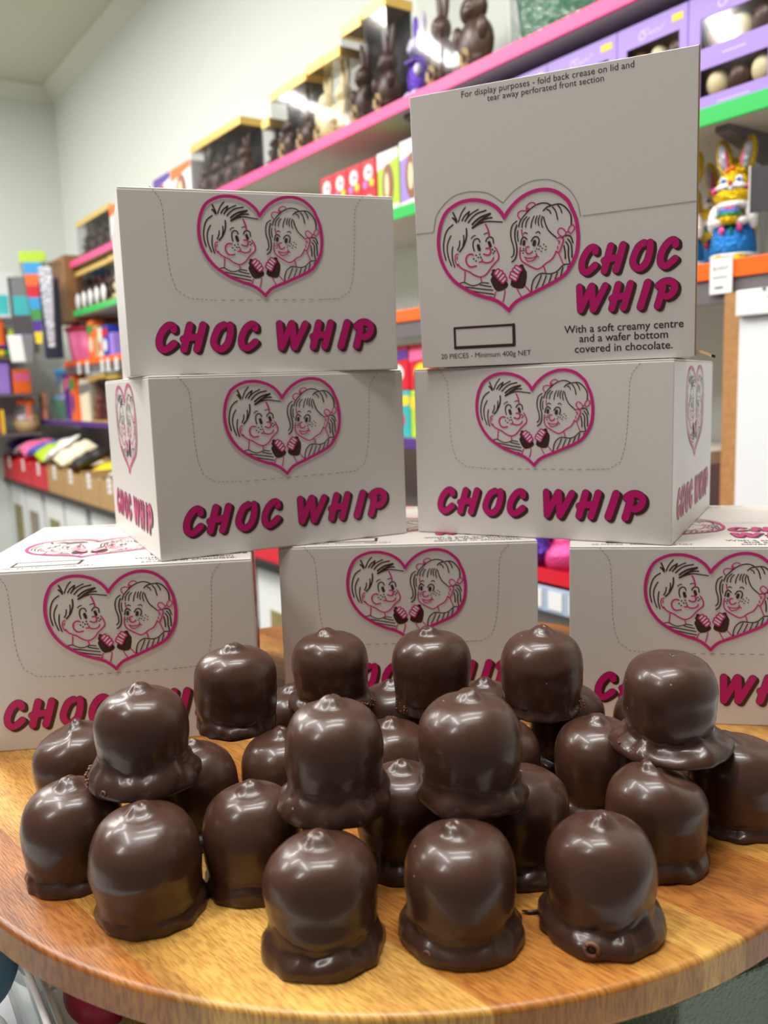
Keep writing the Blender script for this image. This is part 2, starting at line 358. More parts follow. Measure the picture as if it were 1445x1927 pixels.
def pillow(b, lx, ly, t, seed=0, mi=0, crimp=.012):
    n = 16; rnd = random.Random(seed); off = Vector((rnd.uniform(-9, 9), rnd.uniform(-9, 9), 0)); top = []; bot = []
    for j in range(n + 1):
        for i in range(n + 1):
            u, v = 2 * i / n - 1, 2 * j / n - 1
            k = ((1 - abs(u) ** 4) * (1 - abs(v) ** 2.6)) ** .6; w_ = noise.noise(Vector((u * 2.2, v * 2.2, 0)) + off)
            x = u * lx * (1 - .06 * (1 - abs(v)) * abs(u)); y = v * ly
            top.append((x, y, t * k * (1 + .45 * w_) + .001 + .006 * w_)); bot.append((x, y, -t * k * (1 + .3 * w_) - .001 + .006 * w_))
    m_ = n + 1; N = m_ * m_; fs = []
    for j in range(n):
        for i in range(n):
            a = j * m_ + i; fs.append((a, a + 1, a + m_ + 1, a + m_)); fs.append((N + a, N + a + m_, N + a + m_ + 1, N + a + 1))
    for i in range(n):
        fs += [(i, N + i, N + i + 1, i + 1), (n * m_ + i, n * m_ + i + 1, N + n * m_ + i + 1, N + n * m_ + i), (i * m_, (i + 1) * m_, N + (i + 1) * m_, N + i * m_), (i * m_ + n, N + i * m_ + n, N + (i + 1) * m_ + n, (i + 1) * m_ + n)]
    return b.add(top + bot, fs, mi, True)
def link(name, me, parent=None, loc=(0, 0, 0), rot=(0, 0, 0)):
    o = bpy.data.objects.new(name, me); COL.objects.link(o); o.parent = parent; o.location = loc; o.rotation_euler = rot
    return o
def tag(o, label, cat, group=None, kind=None):
    o['label'] = label; o['category'] = cat
    if group: o['group'] = group
    if kind: o['kind'] = kind
    return o
def thing(name, label, cat, loc=(0, 0, 0), rz=0, group=None):
    return tag(link(name, None, None, loc, (0, 0, rz)), label, cat, group)
def struct(o): o['kind'] = 'structure'; return o
ORD = ['first', 'second', 'third', 'fourth', 'fifth', 'sixth', 'seventh', 'eighth', 'ninth', 'tenth']
def text_mesh(name, body, width, mat_, bold=0.0, space=1.0):
    """letters in the local x-z plane facing -y; left end at x=0, baseline z=0, scaled to the given width"""
    c = bpy.data.curves.new(name, 'FONT'); c.body = body; c.size = 1; c.offset = bold; c.resolution_u = 3; c.space_character = space
    o = bpy.data.objects.new(name, c); COL.objects.link(o)
    dg = bpy.context.evaluated_depsgraph_get(); dg.update()
    me = bpy.data.meshes.new_from_object(o.evaluated_get(dg))
    COL.objects.unlink(o); bpy.data.objects.remove(o); bpy.data.curves.remove(c)
    xs = [v.co.x for v in me.vertices]; x0, x1 = min(xs), max(xs); k = width / (x1 - x0)
    for v in me.vertices: v.co = Vector(((v.co.x - x0) * k, -0.0002, v.co.y * k))
    me.materials.clear(); me.materials.append(mat_)
    return me

# ---------------------------------------------------------------- the room
def slab(name, pts_bottom, h, mt):      # prism from four world xy points
    b = MB(); n = len(pts_bottom)
    b.add([tuple(p) for p in pts_bottom] + [(p[0], p[1], p[2] + h) for p in pts_bottom],
          [tuple(range(n))[::-1], tuple(range(n, 2 * n))] + [(i, (i + 1) % n, n + (i + 1) % n, n + i) for i in range(n)])
    return struct(b.build(name, mt, fix=True))
VW = WALL_DD
slab('floor', [RW(3.2, VW + .1, FLOOR - .05), RW(-END_U - .1, VW + .1, FLOOR - .05), RW(-END_U - .1, -4.6, FLOOR - .05), RW(3.2, -4.6, FLOOR - .05)], .05, M['floor'])
slab('ceiling', [RW(3.2, VW + .1, CEIL), RW(-END_U - .1, VW + .1, CEIL), RW(-END_U - .1, -4.6, CEIL), RW(3.2, -4.6, CEIL)], .05, M['ceil'])
slab('wall_right', [RW(3.2, VW, FLOOR), RW(-END_U, VW, FLOOR), RW(-END_U, VW + .1, FLOOR), RW(3.2, VW + .1, FLOOR)], CEIL - FLOOR, M['wall'])
slab('wall_end', [RW(-END_U, VW, FLOOR), RW(-END_U - .1, VW, FLOOR), RW(-END_U - .1, -4.6, FLOOR), RW(-END_U, -4.6, FLOOR)], CEIL - FLOOR, M['wall'])
# cornices: a coved strip between wall and ceiling
def cornice(name, A, B, inward):
    prof = [(0, CEIL), (0.095, CEIL), (0.095, CEIL - .012), (0.07, CEIL - .03), (0.035, CEIL - .062), (0.016, CEIL - .085), (0, CEIL - .092)]
    b = MB(); vs = []
    for P in (A, B):
        for (i, z) in prof: q = P + inward * i; vs.append((q.x, q.y, z + EYE))
    n = len(prof)
    b.add(vs, [(k, (k + 1) % n, n + (k + 1) % n, n + k) for k in range(n)])
    return struct(b.build(name, M['trim'], fix=True))
cornice('trim_1', RW(3.2, VW, 0), RW(-END_U, VW, 0), -NV)
cornice('trim_2', RW(-END_U, VW, 0), RW(-END_U, -4.6, 0), -DV)

# ---------------------------------------------------------------- wall shelving
def shelf(name, label, v0, v1, ztop, strip_m, th=.03, depth=.335, brackets=(), lip=0.0, front=0.0):
    t = thing(name, label, 'shelf', RW(v0, front, ztop), ROT, 'long coloured-edge wall shelves'); L = v1 - v0
    b = MB(); b.box(0, L, .006, depth, -th, 0); b.build('shelf_board', M['shelf'] if not lip else M['shelf'], t)
    b = MB(); b.box(0, L, -.002, .006, -th - .002, .003); b.build('edge_strip', strip_m, t, bevel=.0015)
    if lip:
        b = MB(); b.box(0, L, .004, .02, -th - lip, -th - .002); b.build('under_rail', M['shelf_dark'], t)
    for q in brackets:
        b = MB(); b.add([(q - v0, .03, -th), (q - v0 + .03, .03, -th), (q - v0 + .03, depth, -th), (q - v0, depth, -th), (q - v0, depth, -th - .09), (q - v0 + .03, depth, -th - .09), (q - v0 + .03, .03, -th - .012), (q - v0, .03, -th - .012)],
                        [(0, 1, 2, 3), (4, 5, 2, 3), (4, 5, 6, 7), (0, 1, 6, 7), (0, 3, 4, 7), (1, 2, 5, 6)])
        b.build('bracket', M['shelf_dark'], t, fix=True)
    return t
PZ, GZ, OZ, VZ = .825, .527, .224, -.165
shelf('wall_shelf', 'topmost shelf with a bright pink front edge', -5.62, -.55, PZ, M['pink_strip'], brackets=(-4.6, -3.3, -2.15, -1.15))
shelf('wall_shelf', 'shelf with a bright green front edge under the pink one', -5.64, -.55, GZ, M['green_strip'], brackets=(-4.6, -3.3, -2.1, -1.1))
shelf('wall_shelf', 'shelf with an orange front edge under the green one', -5.95, -.55, OZ, M['orange_strip'], brackets=(-4.6, -3.3), lip=.05)
shelf('wall_shelf', 'shelf with a dark purple front edge near the bench of trays', -6.86, -1.12, VZ, M['purple_strip'], th=.028)
# brown slatted end panel at the far end of the shelves, seen past the hanging packs
t = thing('slatwall_panel', 'brown slatted wall panel at the far end of the shelves', 'panel', RW(-6.02, -.03, 0), ROT)
b = MB(); b.box(0, .385, .02, .36, .47, .875)
for i in range(11): b.box(i * .035, i * .035 + .028, 0, .02, .47, .875)
b.build('slat_board', M['brown_slat'], t)
for i in range(3):
    b = MB(); b.tube([(.06 + .12 * i, .0, .83), (.06 + .12 * i, -.12, .84)], .004); b.build('peg_hook', M['steel'], t)

# base bench: white cupboards with framed pictures, dark gaps
for i in range(5):
    v0 = -6.93 + i * 1.03
    t = thing('base_cupboard', f'white base cupboard under the tray bench, {ORD[i]} from the end wall', 'cupboard', RW(v0, -.22, FLOOR), ROT, 'white cupboards under the tray bench')
    b = MB(); b.box(.0, .96, .02, .56, 0, .68); b.build('body', M['cabinet'], t)
    b = MB(); b.box(.02, .46, 0, .02, .05, .66); b.build('cupboard_door', M['white'], t, bevel=.003)
    b = MB(); b.box(.50, .94, 0, .02, .05, .66); b.build('cupboard_door', M['white'], t, bevel=.003)
    b = MB(); b.box(.47, .49, .005, .02, .05, .66); b.build('door_gap_shade', M['black'], t)  # black strip stands for the shade in the gap between the doors
    for x0, mm in ((.12, 'photo_a'), (.60, 'photo_b')):
        b = MB(); b.box(x0, x0 + .24, -.004, 0, .12, .52); b.build('door_picture', M[mm], t)
t = thing('bench_top', 'long worktop, black for the shaded gap under the red and kraft trays', 'worktop', RW(-6.93, -.26, FLOOR + .68), ROT)
b = MB(); b.box(0, 5.17, 0, .60, 0, .03); b.build('slab', M['black'], t, bevel=.004)  # slab coloured black to stand for the shaded gap beneath the trays
BENCH = FLOOR + .71

# white cabinet end on the right with its raw chipboard post
t = thing('white_cabinet', 'tall white cabinet panel right of the stacked boxes', 'cabinet', RW(-1.008, -.012, FLOOR), ROT)
b = MB(); b.box(0, .75, 0, .34, 0, 1.41); b.build('side_panel', M['white'], t, bevel=.002)
b = MB(); b.box(-.0, .75, -.014, .34, 1.412, 1.462); b.build('top_rail', M['white'], t, bevel=.003)
for x in (.06, .072, .19):
    b = MB(); b.lathe([(.0035, 0), (.0035, .0015)], 12); b.build('screw_hole', M['grey'], t, (x, -.0142, 1.44 + (x * 7 % .02)), (PI / 2, 0, 0))
b = MB(); b.box(0, .034, 0, .3, 0, 1.462)
tag(b.build('chipboard_post', M['chipboard'], None, RW(-1.046, -.005, FLOOR), (0, 0, ROT)), 'raw brown chipboard edge beside the tall white cabinet', 'post')

# ---------------------------------------------------------------- things on the shelves
def rabbit_mesh(name, mt):
    b = MB()
    b.ball((0, 0, .24), (.20, .17, .25)); b.ball((0, -.02, .55), (.145, .14, .14)); b.ball((0, -.13, .52), (.07, .05, .055))
    b.ball((-.07, .02, .80), (.05, .038, .20), rot=Matrix.Rotation(R(-8), 3, 'Y')); b.ball((.07, .02, .80), (.05, .038, .20), rot=Matrix.Rotation(R(8), 3, 'Y'))
    b.ball((-.10, -.12, .06), (.075, .12, .06)); b.ball((.10, -.12, .06), (.075, .12, .06))
    b.ball((-.15, -.10, .33), (.055, .07, .11)); b.ball((.15, -.10, .33), (.055, .07, .11)); b.ball((0, .17, .12), (.07, .07, .07))
    return b.mesh(name, mt)
RAB = {k: rabbit_mesh('rabbit_' + k, M[k]) for k in ('choc_fig', 'white_choc', 'milk', 'lav_foil')}
def gift_box(v0, v1, z, ztop, label, group, fig='choc_fig', figlabel=None, depth=.10, dd=.02, cap='gold_card', scroll=False, figh=.80, dark=True, figcat='chocolate rabbit', ov=None):
    wd = v1 - v0 - .004; h = ztop - z
    t = thing('gift_box', label, 'gift box', RW((v0 + v1) / 2, dd, z), ROT, group)
    x = wd / 2
    b = MB(); b.box(-x, x, 0, depth, 0, .014); b.build('base_tray', M[cap], t, bevel=.001)
    b = MB(); b.box(-x - .001, x + .001, -.001, depth + .001, h - .03, h); b.build('gold_lid', M[cap], t, bevel=.0015)
    b = MB(); b.box(-x + .001, x - .001, .001, depth - .001, .0145, h - .0305); b.build('clear_sleeve', M['film_dark' if dark else 'film'], t)
    if dark:
        b = MB(); b.box(-x + .003, x - .003, depth - .005, depth - .003, .015, h - .024); b.build('dark_back', M['dark_card'], t)
    if scroll:
        b = MB(); b.tube([(.012 * (1 + k * .1) * math.cos(k * .9) * .8, 0, .012 * (1 + k * .1) * math.sin(k * .9)) for k in range(14)], .003, 6)
        b.build('curled_tag', M['tan'], t, (x * .2, -.005, .036))
    if fig:
        s = min(h * figh, 1.0); o = link('chocolate_rabbit' if figcat == 'chocolate rabbit' else 'chocolate_figure', RAB[fig], None, RW((v0 + v1) / 2, dd + depth * .5, z + .0145), (0, 0, ROT))
        o.scale = (min(s * 1.3, (wd - .014) / .42), min(s * 1.3, (depth - .014) / .42), s)
        tag(o, figlabel or ('dark chocolate rabbit inside the ' + label), figcat, 'rabbits inside the clear gift boxes')
    return t
def wall_run(vs, z, ztop, where, group, **k):
    n = len(vs) - 1
    for i in range(n):
        gift_box(vs[i], vs[i + 1], z, ztop, f'{where}, {ORD[i]} from the far end' if n > 1 else where, group,
                 figlabel=f'{k.get("fl", "dark chocolate rabbit")} inside {ORD[i]} {k.get("ws", "gift box")}', **{a: c for a, c in k.items() if a not in ('fl', 'ws')})
def lerp(a, b_, n): return [a + (b_ - a) * i / n for i in range(n + 1)]
# pink shelf, from the far end
wall_run(lerp(-5.50, -4.87, 4), PZ, 1.045, 'smoky gift box, farthest pink shelf row', 'gift boxes far along the pink shelf', ws='box of the farthest pink shelf row')
def egg_carton(v0, v1, z, ztop, mt, label, group, egg='milk', depth=.09, dd=.02, trim='orange'):
    wd = v1 - v0 - .004; h = ztop - z; x = wd / 2
    t = thing('egg_carton', label, 'carton', RW((v0 + v1) / 2, dd, z), ROT, group)
    b = MB(); b.box(-x, x, 0, depth, 0, h); b.build('carton', M[mt], t, bevel=.002)
    b = MB(); b.poly([(-x, 0), (x, 0), (x, h * .14), (-x, h * .10)], 0, .0006); b.build('lower_band', M[trim], t)
    b = MB(); b.poly([(-x, h * .72), (x, h * .86), (x, h), (-x, h)], 0, .0006); b.build('upper_band', M[trim], t)
    b = MB(); b.disc(0, h * .46, x * .55, h * .34, 0, .001); b.disc(-x * .1, h * .46, x * .18, h * .2, 1, .0014); b.build('egg_picture', [M[egg], M['white_choc']], t)
    return t
egg_carton(-4.86, -4.60, PZ, 1.02, 'ticket', 'red and white egg carton beside the farthest smoky gift boxes', 'egg cartons on the pink shelf', trim='orange')
egg_carton(-4.18, -3.96, PZ, 1.02, 'ticket', 'white and purple egg carton peeking over the top left box', 'egg cartons on the pink shelf', trim='purple')
egg_carton(-3.95, -3.72, PZ, 1.02, 'ticket', 'white carton with red corner peeking over the top left box', 'egg cartons on the pink shelf', trim='orange')
wall_run(lerp(-3.705, -3.205, 4), PZ, 1.068, 'grey gift box, middle pink shelf row', 'gift boxes in the middle of the pink shelf', ws='box of the middle pink shelf row')
gift_box(-3.03, -2.97, PZ, 1.0, 'short narrow gold-topped gift box standing alone on the pink shelf', None, depth=.09)
wall_run(lerp(-2.955, -2.69, 2), PZ, 1.078, 'black gift box before the cream ones', 'black gift boxes on the pink shelf', ws='black gold-lidded box', scroll=True)
wall_run(lerp(-2.685, -2.47, 2), PZ, 1.09, 'gold-lidded gift box showing a cream rabbit', 'white chocolate gift boxes', fig='white_choc', fl='white chocolate rabbit', ws='gift box of its pair', scroll=True, figh=.86, dark=False)
gift_box(-2.462, -2.345, PZ, 1.138, 'tall glossy gold-topped gift box next to the cream rabbits', 'tall gift boxes on the pink shelf', figlabel='dark rabbit in the tall glossy box beside the cream rabbits', scroll=True)
gift_box(-2.340, -2.21, PZ, 1.15, 'tall glossy gold-topped gift box beside the purple foil rabbit', 'tall gift boxes on the pink shelf', figlabel='dark rabbit in the tall box beside the purple foil rabbit', scroll=True)
gift_box(-2.065, -1.955, PZ, 1.17, 'tall clear gift box right after the purple foil rabbit', 'tall gift boxes on the pink shelf', figlabel='dark rabbit in the clear box right after the purple foil one', scroll=True, dark=False)
gift_box(-1.95, -1.79, PZ, 1.18, 'wide tall clear gift box next to the green basket', 'tall gift boxes on the pink shelf', figlabel='dark rabbit in the clear box next to the green basket', scroll=True, dark=False, figh=.8)
# purple and silver foil rabbit
t = thing('foil_rabbit', 'purple and silver foil rabbit standing between tall gift boxes', 'foil rabbit', RW(-2.125, .075, PZ), ROT)
b = MB(); b.ball((0, 0, .065), (.042, .036, .062)); b.ball((0, 0, .10), (.036, .03, .04)); b.build('purple_body', M['purple_foil'], t)
b = MB(); b.ball((-.018, -.022, .018), (.018, .024, .018)); b.ball((.018, -.022, .018), (.018, .024, .018)); b.ball((.024, -.026, .085), (.014, .012, .02)); b.build('silver_paws', M['lav_foil'], t)
b = MB(); b.ball((0, -.004, .155), (.034, .032, .036)); b.ball((0, -.03, .146), (.015, .012, .012)); b.build('silver_head', M['lav_foil'], t)
for s in (-1, 1): b = MB(); b.ball((.016 * s, .004, .21), (.012, .009, .042), rot=Matrix.Rotation(R(6 * s), 3, 'Y')); b.build('ear', M['purple_foil' if s < 0 else 'lav_foil'], t)
b = MB(); b.ball((-.012, -.034, .112), (.016, .008, .008)); b.ball((.012, -.034, .112), (.016, .008, .008)); b.build('bow_tie', M['purple'], t)
# woven baskets in cellophane at the near end of the pink shelf
def wrap_basket(v, dd, z, r, h, mt, label, group=None, tagcol='lilac_pale', sweets=('peach', 'purple', 'sky', 'yellow'), bow=None, top=.34, sy=.8, tagged=False):
    t = thing('gift_basket', label, 'gift basket', RW(v, dd, z), ROT, group); rnd = random.Random(int(v * 100))
    b = MB(); b.lathe([(r * .80, 0), (r * .86, h * .3), (r * .93, h * .7), (r * 1.0, h), (r * .94, h), (r * .9, h * .75)], 32, sy=sy, cap1=False); b.tube([(r * math.cos(a * PI / 16), r * sy * math.sin(a * PI / 16), h) for a in range(32)], r * .05, 6, closed=True)
    b.build('woven_bowl', M[mt], t)
    for i, s in enumerate(sweets * 2):
        a = 2 * PI * i / (2 * len(sweets)); b = MB(); b.ball((r * .55 * math.cos(a), r * .55 * sy * math.sin(a), h * .95), r * .28, nu=12, nv=8); b.build('wrapped_sweet', M[s], t)
    n = 40
    b = MB(); b.lathe([(r * 1.02, 0.002), (r * 1.08, h * .8), (r * 1.02, h * 1.3), (r * .7, h + (top - h) * .5), (r * .22, top * .8), (r * .10, top * .84), (r * .3, top * .93), (r * .45, top)], n, sy=sy,
                      fn=lambda a, zz, j: 1 + .06 * math.sin(a * 9 + j) * (j > 2) + .05 * math.sin(a * 17 + j * 2) * (j > 3), cap0=False, cap1=False); b.build('cellophane_wrap', M['cello'], t)
    if bow:
        b = MB(); b.ball((-r * .3, -r * .35, top * .84), (r * .34, r * .14, r * .18)); b.ball((r * .3, -r * .35, top * .84), (r * .34, r * .14, r * .18)); b.ball((0, -r * .37, top * .84), r * .12)
        b.box(-r * .2, -r * .02, -r * .45, -r * .43, top * .62, top * .84); b.box(r * .06, r * .24, -r * .45, -r * .43, top * .66, top * .84); b.build('ribbon_bow', M[bow], t)
    if tagged:
        b = MB(); b.lathe([(.028, 0), (.028, .002)], 20, tf=Matrix.Rotation(PI / 2, 4, 'X')); b.build('round_tag', M[tagcol], t, (-r * .35, -r * sy * 1.12, h * .92))
    return t
wrap_basket(-1.62, .165, PZ, .155, .20, 'basket', 'green woven basket in cellophane at near end of pink shelf', 'wrapped gift baskets', tagged=True, top=.42)
wrap_basket(-1.26, .165, PZ, .15, .20, 'navy_basket', 'blue woven basket in cellophane behind the green one', 'wrapped gift baskets', top=.42)

# green shelf: gold boxes far away, red cartons, egg boxes, purple boxes near
wall_run(lerp(-5.60, -4.96, 5), GZ, .765, 'grey gift box, far end of green shelf', 'gift boxes at the far end of the green shelf', ws='box at the far green shelf end')
for i in range(5):
    b = MB(); b.ball((0, 0, 0), (.035, .012, .05)); v = -5.60 + .128 * i + .064  # white ovoids added for the shining spots at the box feet
    tag(b.build('foil_egg', M['white_foil'], None, RW(v, .006, GZ + .052), (0, 0, ROT)), f'white egg standing for a glint before the {ORD[i]} far gift box, green shelf', 'foil egg', 'white eggs standing for glints on the green shelf')
wall_run(lerp(-4.95, -4.58, 3), GZ, .77, 'box of cream rabbits on the green shelf', 'cream gift boxes on the green shelf', fig='white_choc', fl='cream chocolate rabbit', ws='cream box on the green shelf', dark=False, figh=.85)
def red_carton(v0, v1, z, h, label, dd=.03):
    x = (v1 - v0) / 2 - .002; t = thing('red_carton', label, 'carton', RW((v0 + v1) / 2, dd, z), ROT, 'small red cartons with a white oval')
    b = MB(); b.box(-x, x, 0, .09, 0, h); b.build('carton', M['red'], t, bevel=.0015)
    b = MB(); b.disc(0, h * .58, x * .6, h * .26, 0, .0008); b.disc(-x * .5, h * .2, x * .3, h * .12, 1, .0008); b.disc(x * .45, h * .22, x * .3, h * .13, 2, .0008); b.disc(x * .1, h * .58, x * .3, h * .08, 3, .0012)
    b.build('printed_oval', [M['ticket'], M['lilac'], M['yellow'], M['pink']], t)
k = 0
for i in range(4):
    for j in range(2):
        red_carton(-2.64 + i * .084, -2.64 + (i + 1) * .084, GZ + j * .093, .092, f'small red carton, {("lower", "upper")[j]} row, {ORD[i]} from the far side'); k += 1
egg_carton(-2.297, -2.182, GZ, .715, 'lime', 'lime and white carton picturing a brown chocolate egg', 'chocolate egg cartons on the green shelf', trim='ticket', dd=.03)
egg_carton(-2.178, -2.055, GZ, .722, 'lilac', 'blue and lilac carton picturing a large chocolate egg', 'chocolate egg cartons on the green shelf', trim='ticket', dd=.03)
def purple_box(v0, v1, label):
    x = (v1 - v0) / 2 - .0012; h = .232; dp = .15
    t = thing('chocolate_box', label, 'box', RW((v0 + v1) / 2, .03, GZ), ROT, 'purple windowed boxes of chocolates')
    b = MB(); # front with two window holes: front frame bars
    wx0, wx1 = -x * .72, x * .78
    zz = [0, .035, .088, .128, .185, h]
    for z0, z1 in ((0, zz[1]), (zz[2], zz[3]), (zz[4], h)): b.box(-x, x, 0, .003, z0, z1)
    for z0, z1 in ((zz[1], zz[2]), (zz[3], zz[4])): b.box(-x, wx0, 0, .003, z0, z1); b.box(wx1, x, 0, .003, z0, z1)
    b.box(-x, x, .003, dp, h - .003, h); b.box(-x, x, .003, dp, 0, .003); b.box(-x, x, dp - .003, dp, .003, h - .003)
    b.build('carton', M['lilac'], t)
    b = MB()
    for s in (-1, 1): b.box(min(s * x, s * (x - .003)), max(s * x, s * (x - .003)), .003, dp, .003, h - .003)
    b.build('side_panel', M['lilac_dark'], t)
    b = MB(); b.box(-x + .004, x - .004, .05, .054, .004, h - .004); b.build('inner_tray', M['kraft'], t)
    for z0, z1 in ((zz[1], zz[2]), (zz[3], zz[4])):
        b = MB(); b.box(wx0, wx1, .0012, .0018, z0, z1); b.build('window_film', M['film'], t)
    # white script flourish, small print, sticker
    b = MB(); c = .008
    b.strip([(-.022, .214), (-.030, .208), (-.030, .198), (-.020, .196), (-.014, .203), (-.022, .210), (-.006, .213)], .0022, 0, .0004)
    b.strip([(-.010, .200), (-.004, .206), (0, .199), (.006, .206), (.010, .199), (.016, .207), (.020, .200), (.028, .206), (.036, .211)], .0016, 0, .0004)
    b.strip([(-.02, .108), (.03, .108)], .002, 0, .0004); b.strip([(-.03, .018), (.04, .018)], .0016, 0, .0004); b.build('script_print', M['lilac_pale'], t)
    b = MB()
    for q in (.19, .15, .12, .095, .085, .075): b.strip([(.02, q), (.05 + .02 * math.sin(q * 90), q)], .0022, 0, .0004)
    b.build('side_print', M['lilac_pale'], t, (x, .06, 0), (0, 0, PI / 2))
    b = MB(); b.box(x * .58, x * .88, -.0008, 0, .204, .218); b.build('yellow_sticker', M['yellow'], t)
    rnd = random.Random(int(v0 * 1000))
    for r_, z0 in enumerate((zz[1], zz[3])):
        for i in range(3):
            mt = ('white_choc', 'choc_fig', 'white_choc', 'milk', 'white_choc', 'choc_fig')[(i + 3 * r_) % 6]
            ex = min(.026, (wx1 - wx0) / 6 * .95); e = MB(); e.ball((0, 0, .030), (ex, .021, .028), nu=20, nv=12)
            tag(e.build('chocolate_egg', M[mt], None, t.matrix_basis @ Vector((wx0 + (wx1 - wx0) * (i + .5) / 3, .0275, z0 - .004)), (0, 0, ROT)),
                f'{"cream" if mt == "white_choc" else "brown"} egg, {("lower", "upper")[r_]} window {ORD[i]} pocket, {label}', 'chocolate egg', 'eggs inside the purple boxes')
        b = MB(); b.box(-x + .004, x - .004, .006, .049, z0 - .006, z0 - .003); b.build('egg_ledge', M['kraft'], t)
vb = [-1.995, -1.78, -1.565, -1.352, -1.168, -.966]
pn = ['purple windowed box hidden most by the display box', 'purple windowed box showing only its lid corner', 'purple windowed box second from the near one', 'purple windowed box touching the near one', 'purple windowed box with both windows in full view']
for i in range(5): purple_box(vb[i], vb[i + 1], pn[i])
purple_box(-.94, -.74, 'purple windowed box cut by the picture edge')

# orange shelf
t = thing('lidded_bin', 'pink ribbed bin with crimson rim heaped with sweets', 'bin', RW(-5.76, .13, OZ), ROT)
b = MB(); b.lathe([(.12, 0), (.125, .02), (.145, .20), (.14, .20), (.12, .03)], 40, fn=lambda a, z, j: 1 + .02 * math.cos(a * 20), cap1=False); b.build('ribbed_body', M['pink'], t)
b = MB(); b.lathe([(.146, .19), (.158, .195), (.158, .215), (.146, .22), (.138, .2)], 32, cap0=False, cap1=False); b.build('rim', M['red_d'], t)
for i in range(9):
    a = i * 2.4; b = MB(); b.ball((.08 * math.cos(a), .08 * math.sin(a), .215 + .02 * (i % 3)), .042, nu=12, nv=8); b.build('wrapped_sweet', M[('aqua', 'cream', 'pink', 'white_foil')[i % 4]], t)
def pack(v0, v1, z, ztop, mt, label, cat='packet', group=None, depth=.08, dd=.04, band=None, blob=None, round_=False, name='packet'):
    x = (v1 - v0) / 2; h = ztop - z
    t = thing(name, label, cat, RW((v0 + v1) / 2, dd, z), ROT, group); b = MB()
    if round_: b.lathe([(x * .9, 0), (x, h * .08), (x, h * .9), (x * .85, h)], 24, sy=min(1, depth / 2 / x), tf=Matrix.Translation((0, depth / 2, 0))); b.build('body', M[mt], t)
    else: b.box(-x, x, 0, depth, 0, h); b.build('body', M[mt], t, bevel=min(.006, x * .2))
    if band: b = MB(); b.poly([(-x * .98, h * .62), (x * .98, h * .7), (x * .98, h * .9), (-x * .98, h * .86)], 0, .0008); b.build('printed_band', M[band], t)
    if blob: b = MB(); b.disc(0, h * .38, x * .6, h * .2, 0, .0008); b.build('printed_picture', M[blob], t)
    return t
pack(-5.52, -5.40, OZ, .46, 'orange', 'tall orange box with a green top beside the pink bin', band='green', blob='cream', cat='box', name='box')
pack(-5.385, -5.32, OZ, .42, 'tan', 'narrow tan packet between the orange box and pale packs', band='orange')
pack(-5.31, -5.24, OZ, .40, 'cream', 'pale packet with red print on the far orange shelf', blob='red')
pack(-5.23, -5.12, OZ, .41, 'blue', 'dark blue packet with a red band on the far orange shelf', band='red', blob='ticket')
pack(-5.10, -5.03, OZ, .36, 'lilac', 'slim lilac packet beside the cyan wrapped basket')
wrap_basket(-4.88, .16, OZ, .13, .10, 'navy_basket', 'cyan cellophane basket with peach bunny sweets on the orange shelf', 'wrapped gift baskets', sweets=('aqua', 'peach', 'sky', 'cream'), bow='sky', top=.26)
pack(-4.70, -4.60, OZ, .36, 'pink', 'pale pink and yellow packet peeking past the middle left box', band='yellow')
for i, v in enumerate((-5.60, -5.42, -5.12, -5.01, -4.86, -1.055)):
    big = v > -2; wd, hh = (.05, .07) if big else (.055, .07)
    t = thing('price_ticket', ('large white rabbit price ticket at near end of orange edge' if big else f'small white price ticket on far orange shelf edge, {ORD[i]} from the end wall'), 'price ticket', RW(v, -.006, OZ - .085 if not big else OZ - .062), ROT, None if big else 'price tickets on the orange edge')
    b = MB(); b.box(-wd / 2, wd / 2, 0, .002, 0, hh); b.build('ticket_card', M['ticket'], t)
    if big:
        me = text_mesh('ticket_text', 'BUNNY', .036, M['grey'], .01); link('ticket_text', me, t, (-.018, 0, .046))
        b = MB(); b.strip([(-.018, .032), (.014, .032)], .0025, 0, .0003); b.strip([(-.012, .012), (.004, .012)], .005, 0, .0003); b.build('small_print', M['grey'], t)
    else:
        b = MB(); b.strip([(-.015, .05), (.015, .05)], .006, 0, .0003); b.strip([(-.012, .025), (.01, .025)], .01, 0, .0003); b.build('small_print', M['grey'], t)
# lime-bowed bag in the gap between the upper boxes
t = thing('sweet_bag', 'clear bag of chocolate with a lime bow between the upper boxes', 'gift bag', RW(-2.09, .10, OZ), ROT)
b = MB(); b.lathe([(.05, 0), (.062, .03), (.058, .09), (.03, .13), (.012, .15), (.04, .185), (.05, .21)], 28, fn=lambda a, z, j: 1 + .05 * math.sin(9 * a + j), cap1=False); b.build('cellophane_wrap', M['cello'], t)
b = MB(); b.ball((0, 0, .055), (.042, .042, .048)); b.build('chocolate_filling', M['choc_fig'], t)
for q, mt in (((-.03, -.03, .03), 'yellow'), ((.01, -.042, .02), 'white_choc'), ((.032, -.026, .03), 'cream'), ((-.008, -.04, .09), 'orange')): b = MB(); b.ball(q, .014); b.build('wrapped_sweet', M[mt], t)
b = MB(); b.ball((-.028, -.012, .165), (.03, .016, .022), rot=Matrix.Rotation(.5, 3, 'Y')); b.ball((.03, -.012, .17), (.034, .016, .024), rot=Matrix.Rotation(-.4, 3, 'Y')); b.ball((0, -.016, .155), .012); b.ball((.02, -.01, .2), (.03, .012, .02)); b.build('lime_bow', M['lime'], t)

